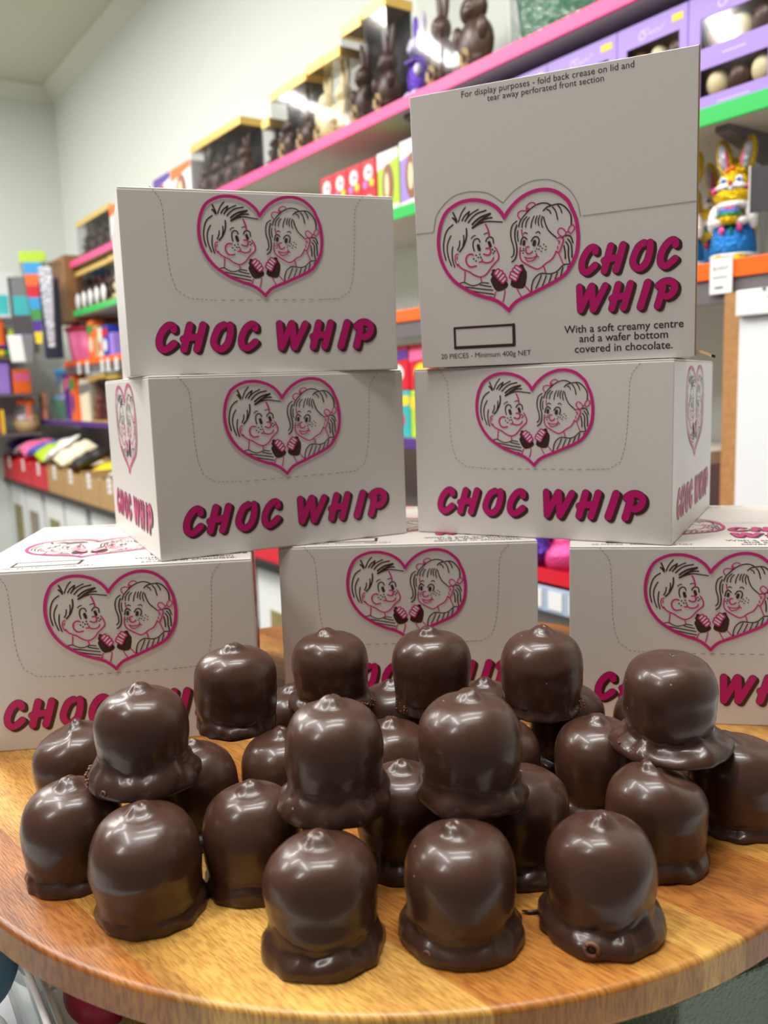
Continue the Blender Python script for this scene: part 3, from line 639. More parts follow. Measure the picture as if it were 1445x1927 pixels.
# the big gold foil rabbit
def foil_bunny(v, dd, label, rz=0):
    t = thing('foil_bunny', label, 'foil rabbit', RW(v, dd, OZ), ROT + rz, 'gold foil rabbits on the orange shelf')
    b = MB()
    b.ball((0, 0, .157), (.036, .032, .034)); b.ball((0, -.004, .137), (.042, .034, .024)); b.ball((0, .012, .07), (.042, .028, .07))
    for s in (-1, 1): b.ball((.0225 * s, .004, .213), (.0165, .011, .042), rot=Matrix.Rotation(R(11 * s), 3, 'Y'), nu=20, nv=14)
    b.ball((0, 0, .18), (.026, .022, .02))
    o = b.build('gold_body', M['gold_foil'], t)
    for s in (-1, 1):
        b = MB(); b.ball((.0222 * s, -.006, .213), (.010, .004, .031), rot=Matrix.Rotation(R(11 * s), 3, 'Y')); b.build('inner_ear', M['silver'], t)
        b = MB(); b.ball((.0155 * s, -.0062, .207), (.0035, .004, .027), rot=Matrix.Rotation(R(8 * s), 3, 'Y')); b.build('pink_ear_stripe', M['pink_foil'], t)
        b = MB(); b.ball((.0155 * s, -.0285, .1655), (.0082, .003, .0075)); b.build('eye_white', M['white_foil'], t)
        b = MB(); b.ball((.0150 * s, -.0308, .1645), (.0048, .002, .0055)); b.build('eye', M['eye_blue'], t)
        b = MB(); b.ball((.0335 * s, -.022, .148), (.0075, .006, .0085)); b.build('cheek', M['pink_foil'], t)
        b = MB(); b.ball((.014 * s, -.0305, .1535), (.017, .006, .0065), rot=Matrix.Rotation(R(8 * s), 3, 'Y')); b.build('white_muzzle', M['white_foil'], t)
        b = MB(); b.ball((.037 * s, -.012, .095), (.012, .014, .028), rot=Matrix.Rotation(R(-10 * s), 3, 'Y')); b.ball((.022 * s, -.032, .083), (.014, .01, .009)); b.build('white_sleeve', M['white_foil'], t)
        b = MB(); b.ball((.019 * s, -.024, .01), (.017, .022, .011)); b.build('foot', M['gold_foil'], t)
    b = MB(); b.ball((0, -.0345, .1595), (.0055, .004, .0045)); b.build('nose', M['red_paint'], t)
    b = MB(); b.ball((0, -.0322, .1425), (.009, .004, .0075)); b.ball((-.0, -.0325, .146), (.012, .003, .003)); b.build('mouth', M['dark_paint'], t)
    b = MB(); b.box(-.0035, .0035, -.038, -.034, .1455, .1515); b.build('front_teeth', M['white_foil'], t, bevel=.0008)
    b = MB(); b.ball((0, -.012, .117), (.036, .026, .012)); b.build('white_collar', M['white_foil'], t)
    b = MB(); b.ball((0, -.034, .108), (.012, .006, .006)); b.build('red_bow', M['red_paint'], t)
    b = MB(); b.lathe([(.043, .018), (.046, .03), (.043, .055), (.036, .078)], 28, sy=.78, tf=Matrix.Translation((0, -.004, 0)), fn=lambda a, z, j: 1 + .03 * math.sin(11 * a)); b.build('blue_dress', M['blue_foil'], t)
    b = MB(); b.lathe([(.0445, .014), (.047, .017), (.0445, .021)], 28, sy=.78, tf=Matrix.Translation((0, -.004, 0))); b.build('white_hem', M['white_foil'], t)
    b = MB(); b.lathe([(.014, .078), (.024, .094), (.02, .094)], 20, sy=.7, tf=Matrix.Translation((0, -.036, 0))); b.build('little_basket', M['gold_foil'], t)
    b = MB(); b.ball((0, -.038, .096), (.026, .017, .007)); b.build('basket_leaves', M['green_foil'], t)
    b = MB(); b.ball((-.008, -.042, .101), (.012, .01, .008)); b.ball((.008, -.042, .101), (.012, .01, .008)); b.build('blue_eggs', M['peri_foil'], t)
    for x, z in ((-.014, .066), (.02, .07)): b = MB(); b.ball((x, -.037, z), (.006, .004, .008)); b.build('pink_tulip', M['pink_foil'], t)
    b = MB(); b.ball((.004, -.038, .066), (.003, .003, .01)); b.build('tulip_stem', M['green_foil'], t)
    for x, z in ((-.01, .186), (0, .190), (.011, .187), (.018, .184)): b = MB(); b.ball((x, -.019, z), .0055, nu=10, nv=8); b.build('hair_flower', M['orange' if x < .005 else 'gold_foil'], t)
    return t
foil_bunny(-1.078, .07, 'gold foil rabbit in a blue dress at near end of orange shelf', R(18))
foil_bunny(-1.213, .09, 'gold foil rabbit half hidden by the tall display box', R(10))
foil_bunny(-1.205, .21, 'gold foil rabbit standing behind the blue-dressed one', R(12))
t = thing('ticket_holder', 'dark upright card holder beside the gold foil rabbit', 'card holder', RW(-1.0, .0, OZ), ROT + R(28))
b = MB(); b.box(0, .05, 0, .003, .085, .17); b.build('dark_card', M['dark_card'], t); b = MB(); b.box(-.0025, 0, -.002, .005, .083, .172); b.build('clear_edge', M['ticket'], t); b = MB(); b.box(.02, .03, 0, .004, 0, .085); b.build('stem', M['steel'], t)
t = thing('sweet_bag', 'silvery clear bag hanging over near end of orange edge', 'gift bag', RW(-.90, -.04, OZ - .06), ROT)
b = MB(); b.box(0, .12, 0, .035, .0, .235); b.build('bag', M['cello'], t, bevel=.012, seg=3); b = MB(); b.ball((.06, .0175, .09), (.05, .012, .085)); b.build('silver_filling', M['silver'], t)
b = MB(); b.poly([(.002, .01), (.03, .015), (.03, .055), (.002, .04)], 0, .001); b.build('orange_label', M['orange'], t)

# purple shelf: wrapped baskets, boxes and colourful packs
wrap_basket(-6.48, .155, VZ, .155, .14, 'basket', 'sea-green basket with a sky blue bow on purple shelf', 'wrapped gift baskets', bow='sky', top=.40, sweets=('purple', 'peach', 'sky', 'lilac'))
pack(-6.76, -6.66, VZ, .03, 'peach', 'patterned peach packet before the sea-green basket', band='green', blob='pink', dd=.01, depth=.03)
pack(-6.24, -6.12, VZ, .16, 'purple', 'purple bag standing behind the orange patterned one', band='pink', dd=.06)
pack(-5.95, -5.83, VZ, .15, 'orange', 'tall orange patterned bag beside the sea-green basket', band='green', blob='purple', dd=.02)
pack(-5.80, -5.56, VZ, .11, 'cream', 'clear grey box of pale sweets on purple shelf', band='grey', cat='box', name='box')
gift_box(-5.53, -5.36, VZ, .12, 'milk brown gift box by the pale box on purple shelf', None, figlabel='milk brown rabbit in the purple shelf gift box', fig='milk')
gift_box(-5.34, -5.16, VZ, .13, 'dark gift box right after the milk brown one', None, figlabel='dark rabbit in the gift box after the milk brown one')
gift_box(-5.14, -4.96, VZ, .12, 'third gift box of the purple shelf, farthest from end wall', None, figlabel='brown rabbit in the third purple shelf gift box', fig='milk')
for i, (v0, mt, bd, bl) in enumerate(((-2.30, 'red', 'purple', 'ticket'), (-2.17, 'red', 'pink', 'yellow'), (-2.04, 'red_d', 'sky', 'yellow'), (-1.91, 'red', 'ticket', 'purple'))):
    pack(v0, v0 + .125, VZ + .15, .125, mt, f'upper red sweet box seen through the middle gap, {ORD[i]} from far side', 'box', 'red boxes seen through the middle gap', band=bd, blob=bl, name='box')
    pack(v0, v0 + .125, VZ, VZ + .148, ('teal', 'lime', 'red', 'teal')[i], f'lower bright sweet box seen through the middle gap, {ORD[i]} from far side', 'box', 'bright boxes seen through the middle gap', band='yellow', blob='red', name='box')

# bench: red trays and kraft trays with bags
def tray(v0, v1, mt, label, h=.15, dd=-.25, group='open trays along the bench', ticket=True, fill=()):
    x = (v1 - v0) / 2 - .004; z = BENCH
    t = thing('display_tray', label, 'tray', RW((v0 + v1) / 2, dd, z), ROT, group)
    b = MB(); b.box(-x, x, 0, .008, 0, h); b.box(-x, x, .30, .308, 0, h + .05); b.box(-x, -x + .008, .008, .30, 0, h + .02); b.box(x - .008, x, .008, .30, 0, h + .02); b.box(-x + .008, x - .008, .008, .30, 0, .008)
    b.build('tray_box', M[mt], t)
    if ticket:
        b = MB(); b.box(-.03, .03, -.003, 0, h - .06, h + .02); b.build('price_ticket', M['ticket'], t)
        b = MB(); b.strip([(-.015, h - .005), (.015, h - .005)], .008, 0, .0035); b.strip([(-.01, h - .035), (.01, h - .035)], .012, 0, .0035); b.build('ticket_print', M['grey'], t)
    for i, (mt2, lab) in enumerate(fill):
        n = len(fill); px = -x + (i + .5) * 2 * x / n; b = MB()
        pillow(b, min(.12, x / n * .95), .14, .036, i + int(v0 * 100))
        tag(b.build('sweet_packet', M[mt2], None, t.matrix_basis @ Vector((px, .155, h - .02)), (R(20), R(8 * (i % 2) - 4), ROT)), lab, 'packet', 'packets lying in the bench trays')
    return t
P_ = 'packet heaped in the'
tray(-6.92, -6.49, 'red', 'red tray of purple packets nearest the end wall', fill=(('purple', f'long purple {P_} farthest red tray'), ('pink', f'pink {P_} farthest red tray')))
tray(-6.48, -6.06, 'red', 'red tray with pink packets, second from the end wall', fill=(('peach', f'peach {P_} second red tray'), ('lilac', f'lilac {P_} second red tray')))
tray(-6.05, -5.63, 'red', 'red tray beside the first kraft tray', fill=(('green', f'green {P_} red tray by the kraft ones'), ('kraft', f'tan {P_} red tray by the kraft ones')))
for v, dz, mt, rx, ry, lab in ((-6.80, .10, 'purple', 8, 10, 'upper purple packet over the farthest red tray'), (-6.62, .085, 'white_foil', 12, -14, 'silvery packet over the farthest red tray'), (-6.40, .085, 'pink', 10, 20, 'upper pink packet over the second red tray'),
        (-6.22, .09, 'peri_foil', 14, -8, 'blue foil packet over the second red tray'), (-5.98, .085, 'lime', 22, 12, 'lime packet spilling over the third red tray'), (-5.80, .10, 'white_foil', 30, -16, 'crumpled white bag standing in the third red tray'), (-5.50, .09, 'cream', 26, 10, 'cream packet sticking up from the first kraft tray'), (-5.16, .075, 'black', 22, -6, 'black packet sticking up from the second kraft tray')):
    b = MB(); pillow(b, .10, .125, .034, int(v * 1000))
    tag(b.build('sweet_packet', M[mt], None, RW(v, -.10, BENCH + .15 + dz), (R(rx), R(ry), ROT)), lab, 'packet', 'packets heaped over the bench trays')
kf = (('cream', 'white packet with orange corner in the first kraft tray'), ('yellow', 'black and yellow packet in the second kraft tray'), ('ticket', 'grey white packet in the third kraft tray'), ('aqua', 'bright aqua packet in the fourth kraft tray'))
for i in range(4): tray(-5.62 + i * .36, -5.26 + i * .36, 'kraft', f'plain kraft card tray with a white ticket, {ORD[i]} from the red ones', fill=(kf[i],))
for i in range(3):
    tray(-3.0 + i * .46, -2.54 + i * .46, 'red', ('red tray glimpsed between the lower left and middle boxes', 'red tray hidden behind the lower middle box', 'red tray with yellow packets in the middle gap')[i],
         fill=(('purple', f'purple packet in the {ORD[i]} near red tray'), ('yellow', f'yellow packet in the {ORD[i]} near red tray')))
t = thing('gondola_base', 'grey steel display base behind the gap by the lower cabinet-side box', 'display base', RW(-1.60, -.25, FLOOR), ROT)
b = MB(); b.box(0, .55, 0, .5, 0, .82); b.build('steel_body', M['steel'], t)
b = MB(); b.box(0, .55, -.012, -.002, .80, .855); b.build('price_rail', M['rail'], t, bevel=.002)
for k in range(9):
    b = MB(); b.box(.015 + k * .06, .055 + k * .06, -.014, -.012, .808, .848); b.build('rail_ticket', M['ticket'], t)
t = thing('display_tray', 'low red tray of purple foil eggs by the lower cabinet-side box', 'tray', RW(-1.60, -.25, FLOOR + .861), ROT)
b = MB(); b.box(0, .55, 0, .006, 0, .03); b.box(0, .55, .40, .406, 0, .08); b.box(0, .006, .006, .40, 0, .03); b.box(.544, .55, .006, .40, 0, .03); b.box(.006, .544, .006, .40, 0, .006); b.build('tray_box', M['red'], t)
for i in range(12):
    b = MB(); b.ball((0, 0, 0), (.042, .042, .055)); r_, c_ = divmod(i, 4)
    tag(b.build('foil_egg', M['purple_foil' if (i + r_) % 2 else 'pink_foil'], None, RW(-1.53 + .12 * c_ + .03 * r_, -.19 + .1 * r_, FLOOR + .867 + .043), (R(80), 0, R(35 * i))), f'{("pink", "purple")[(i + r_) % 2]} foil egg, {ORD[c_]} along {ORD[r_]} row of the low red tray', 'foil egg', 'foil eggs in the low red tray')

# packs hanging in front of the slatted panel
def hang(v, dd, z0, z1, wtop, wbot, mt, label, head=None, bands=()):
    t = thing('hanging_pack', label, 'hanging pack', RW(v, dd, z0), ROT + R(62), 'packs hanging on the slatted panel'); h = z1 - z0
    b = MB(); b.add([(-wbot / 2, -.012, 0), (wbot / 2, -.012, 0), (wbot / 2, .012, 0), (-wbot / 2, .012, 0), (-wtop / 2, -.016, h), (wtop / 2, -.016, h), (wtop / 2, .016, h), (-wtop / 2, .016, h)],
                    [(0, 3, 2, 1), (4, 5, 6, 7), (0, 1, 5, 4), (1, 2, 6, 5), (2, 3, 7, 6), (3, 0, 4, 7)]); b.build('pack_body', M[mt], t, bevel=.006)
    if head: b = MB(); b.box(-wtop / 2, wtop / 2, -.006, .006, h, h + .07); b.build('header_card', M[head], t)
    for i, mm in enumerate(bands):
        a, c = 1 - i / len(bands), 1 - (i + 1) / len(bands); wa = wbot + (wtop - wbot) * a; wc = wbot + (wtop - wbot) * c; ya = .0125 + .004 * a; yc = .0125 + .004 * c
        b = MB(); b.add([(-wa * .36, -ya - .001, h * a), (wa * .36, -ya - .001, h * a), (wc * .36, -yc - .001, h * c), (-wc * .36, -yc - .001, h * c)], [(0, 1, 2, 3)]); b.build('printed_band', M[mm], t)
hang(-6.20, -.17, .30, .80, .17, .15, 'dark_card', 'charcoal packet hanging farthest from the slatted panel', bands=('grey', 'teal', 'dark_card', 'purple'))
hang(-5.80, -.18, .34, .84, .16, .05, 'film_dark', 'tapered pack with a lime header and rainbow stripes', head='lime', bands=('sky', 'orange', 'red', 'sky', 'green', 'purple', 'yellow'))
hang(-5.55, -.17, .30, .78, .085, .04, 'silver', 'tapered silvery pack hanging beside the rainbow pack')
hang(-6.22, -.22, .24, .42, .13, .10, 'ticket', 'small white bag hanging under the charcoal packet')
hang(-5.88, -.23, .22, .40, .08, .05, 'grey', 'small grey bag hanging under the rainbow pack')
hang(-5.70, -.12, .24, .74, .12, .11, 'navy', 'dark navy packet hanging nearest the shelves')

# unit on the end wall
U0 = 6.52
t = thing('end_wall_unit', 'pale wall-hung shelving unit on the end wall', 'shelving unit', RE(-.3, U0, FLOOR), ROTE)
b = MB(); b.box(0, 1.84, .38, .40, 1.02, 2.22); b.build('back_board', M['white'], t)
for z in (-.25, .03, .285, .37, .58):
    b = MB(); b.box(0, 1.84, 0, .38, z - FLOOR - .018, z - FLOOR); b.build('shelf_board', M['shelf_dark' if z < .3 else 'white'], t)
b = MB(); b.box(0, 1.84, -.004, 0, .37 - FLOOR - .02, .37 - FLOOR); b.build('edge_strip', M['purple_strip'], t)
def epack(d0, d1, z0, z1, mt, label, band=None, round_=False, cat='packet', name='packet', du=.03, depth=.12, group='things on the end wall unit'):
    x = (d1 - d0) / 2; h = z1 - z0
    o = thing(name, label, cat, RE((d0 + d1) / 2, U0 + du, z0), ROTE, group); b = MB()
    if round_: b.lathe([(x * .9, 0), (x, h * .1), (x, h * .85), (x * .8, h)], 24, tf=Matrix.Translation((0, x, 0)))
    else: b.box(-x, x, 0, depth, 0, h)
    b.build('body', M[mt], o, bevel=0 if round_ else .008)
    if band:
        if round_: b = MB(); b.lathe([(x * .9, h), (x * .9, h * 1.12), (x * .6, h * 1.15)], 24, tf=Matrix.Translation((0, x, 0)))
        else: b = MB(); b.box(-x * .9, x * .9, -.001, 0, h * .55, h * .85)
        b.build('cap' if round_ else 'printed_band', M[band], o)
    return o
epack(1.14, 1.25, .58, .84, 'sky', 'blue packet with an orange band high on the end wall', 'orange')
epack(1.265, 1.32, .58, .70, 'white_foil', 'white foil bag beside the blue end wall packet')
epack(1.33, 1.40, .58, .72, 'aqua', 'pale aqua bag on the top end wall shelf')
epack(1.10, 1.18, .37, .50, 'grey', 'grey box on the tub shelf of the end wall', 'teal')
epack(1.195, 1.275, .37, .55, 'hotpink', 'bright pink tub on the end wall shelf', 'red_d', True, 'tub', 'tub')
epack(1.285, 1.365, .37, .55, 'orange', 'orange and white tub beside the bright pink one', 'ticket', True, 'tub', 'tub')
epack(1.375, 1.45, .37, .50, 'grey', 'small grey packet after the orange tub on the end wall', 'lime')
cols = ('orange', 'yellow', 'lime', 'aqua', 'ticket', 'peach', 'yellow', 'green', 'aqua', 'pink', 'orange')
for i, cc in enumerate(cols):
    b = MB(); b.ball((0, 0, .032), (.024, .03, .032), nu=14, nv=10)
    tag(b.build('sweet_ball', M[cc], None, RE(1.08 + i * .0385 * 1.05, U0 + .035, .286), (0, 0, ROTE)), f'{ORD[i] if i < 10 else "last"} rainbow sweet of the row, {cc.replace("ticket", "white")} coloured', 'sweet', 'rainbow row of round sweets')
epack(1.08, 1.27, .03, .255, 'black', 'black box with grey print under the rainbow sweets', 'grey', cat='box', name='box', depth=.2)
epack(1.28, 1.36, .03, .255, 'lilac', 'lilac box next to the black one under the rainbow sweets', cat='box', name='box', depth=.2)
epack(1.38, 1.50, .03, .20, 'orange', 'orange bag next to the lilac box under the rainbow sweets', 'pink')
t = thing('pink_drawer_tower', 'glossy pink stack of three sweet drawers at the bench end', 'drawers', RE(1.06, U0 + .02, -.249), ROTE)
b = MB(); b.box(0, .21, 0, .2, 0, .255); b.build('case', M['hotpink'], t, bevel=.01)
for i in range(3):
    b = MB(); b.box(.008, .20, -.012, 0, .008 + i * .082, .084 + i * .082); b.build('drawer', M['pink'], t, bevel=.008)
b = MB(); b.box(.213, .235, 0, .2, .0, .17); b.build('yellow_side', M['yellow'], t)
b = MB(); b.lathe([(.08, 0), (.095, .09), (.09, .09)], 24, cap1=False); 
t = thing('gift_basket', 'tan basket of wrapped sweets beside the pink drawers', 'gift basket', RE(1.465, U0 + .12, -.249), ROTE, 'wrapped gift baskets'); b.build('woven_bowl', M['tan'], t)
for i, mt in enumerate(('yellow', 'lilac', 'pink', 'white_foil', 'peach')):
    a = i * 1.26; b = MB(); b.ball((.05 * math.cos(a), .05 * math.sin(a), .095), .034, nu=12, nv=8); b.build('wrapped_sweet', M[mt], t)
b = MB(); b.lathe([(.097, .085), (.10, .12), (.07, .18), (.018, .225), (.05, .26)], 32, fn=lambda a, z, j: 1 + .06 * math.sin(a * 9 + j), cap0=False, cap1=False); b.build('cellophane_wrap', M['cello'], t)
b = MB(); b.ball((-.03, -.03, .22), (.04, .02, .022)); b.ball((.03, -.03, .22), (.04, .02, .022)); b.box(-.01, .03, -.06, -.05, .10, .22); b.build('ribbon_bow', M['orange'], t)

# ---------------------------------------------------------------- counter, trays of eggs, turntable, wooden board
CT = -.105                   # counter top height under the board
t = thing('display_counter', 'pale shop counter under the round wooden board', 'counter', (0, .62, CT))
b = MB(); b.box(-.55, .62, -.42, .42, -.03, 0); b.build('counter_top', M['counter'], t, bevel=.004)
b = MB(); b.box(-.53, .60, -.40, .40, -(CT - (FLOOR + EYE)), -.03); b.build('counter_body', M['cabinet'], t)
t = thing('turntable_base', 'low turntable hidden under the round wooden board', 'turntable', (.003, .63, CT))
b = MB(); b.lathe([(.10, 0), (.10, .012), (.05, .02), (.05, .065), (.10, .075), (.10, .0848)], 40); b.build('turntable_stand', M['cabinet'], t)
def egg_tray(x0, y0, a, c, h, label):
    t = thing('acrylic_tray', label, 'tray', (x0, y0, CT), R(33), 'clear trays under the board'); q = .003
    b = MB(); b.box(0, a, 0, q, q, h); b.box(0, a, c - q, c, q, h); b.box(0, q, q, c - q, q, h); b.box(a - q, a, q, c - q, q, h); b.build('clear_walls', M['acrylic'], t)
    b = MB(); b.box(0, a, 0, c, 0, q); b.build('tray_floor', M['tray_white'], t)
    b = MB(); b.tube([(0, 0, h), (a, 0, h), (a, c, h), (0, c, h)], .0022, 8, closed=True); b.build('polished_rim', M['ticket'], t)
    return t
egg_tray(-.306, .252, .18, .22, .060, 'clear tray of pastel eggs under the bench side of the board')
egg_tray(-.149, .354, .15, .14, .050, 'clear tray with the crimson egg and glitter block under the board')
def egg(x, y, z, r, mt, label):
    b = MB(); b.ball((0, 0, 0), (r, r, r * 1.3), nu=24, nv=16); tag(b.build('sugar_egg', M[mt], None, (x, y, z), (R(70), 0, R(40 + x * 900))), label, 'egg', 'speckled eggs in the clear trays')
egg(-.240, .440, CT + .046, .024, 'egg_blue', 'big speckled blue egg in the clear tray under the board')
egg(-.252, .395, CT + .026, .020, 'egg_cream', 'pale cream egg below the speckled blue one')
egg(-.216, .386, CT + .034, .0195, 'egg_white', 'speckled white egg at the tray corner nearest the viewer')
egg(-.262, .345, CT + .024, .020, 'egg_white', 'white egg deeper in the clear tray of pastel eggs')
egg(-.285, .410, CT + .026, .022, 'egg_cream', 'cream egg at the back of the clear tray of pastel eggs')
egg(-.168, .430, CT + .033, .015, 'egg_red', 'crimson egg behind the gold glitter block')
b = MB(); b.box(-.026, .026, -.024, .024, 0, .04); tag(b.build('glitter_block', M['glitter'], None, (-.118, .415, CT + .0035), (0, 0, R(33)), bevel=.005), 'gold glitter block in the clear tray under the board', 'decoration')
t = thing('holly_sprig', 'little dark green leaf sprig on the gold glitter block', 'sprig', (-.116, .404, CT + .0445))
b = MB()
for a in (0, 1.3, 2.6): b.ball((.009 * math.cos(a), .009 * math.sin(a), .002), (.009, .0035, .0015), rot=Matrix.Rotation(a, 3, 'Z'), nu=10, nv=6)
b.build('leaves', M['frost_edge'], t)
t = thing('frosted_box', 'frosted green glass box under the cabinet side of the board', 'glass box', (.13, .36, CT), R(24))
b = MB(); b.box(0, .064, 0, .14, 0, .075); b.build('frosted_panel', M['frost'], t, bevel=.002)
b = MB(); b.box(.0645, .0715, -.002, .14, 0, .075); b.build('dark_seam', M['frost_edge'], t)
b = MB(); b.box(.072, .24, 0, .14, 0, .075); b.build('frosted_panel', M['frost'], t, bevel=.002)
# round acacia board
bm_ = MB(); Rb = .312
prof = [(Rb - .006, -.020), (Rb - .0022, -.0192), (Rb - .0006, -.0174), (Rb, -.016), (Rb, -.0155), (Rb, -.0032), (Rb, -.0027), (Rb - .0004, -.0014), (Rb - .0012, -.0005), (Rb - .0024, -.00005), (Rb - .0034, 0)]
bm_.lathe(prof, 160)
bd = tag(bm_.build('round_wooden_board', M['wood'], None, (.003, .630, 0), fix=True), 'round acacia board of glued staves under boxes and chocolates', 'serving board')
for p in bd.data.polygons: p.use_smooth = len(p.vertices) < 10

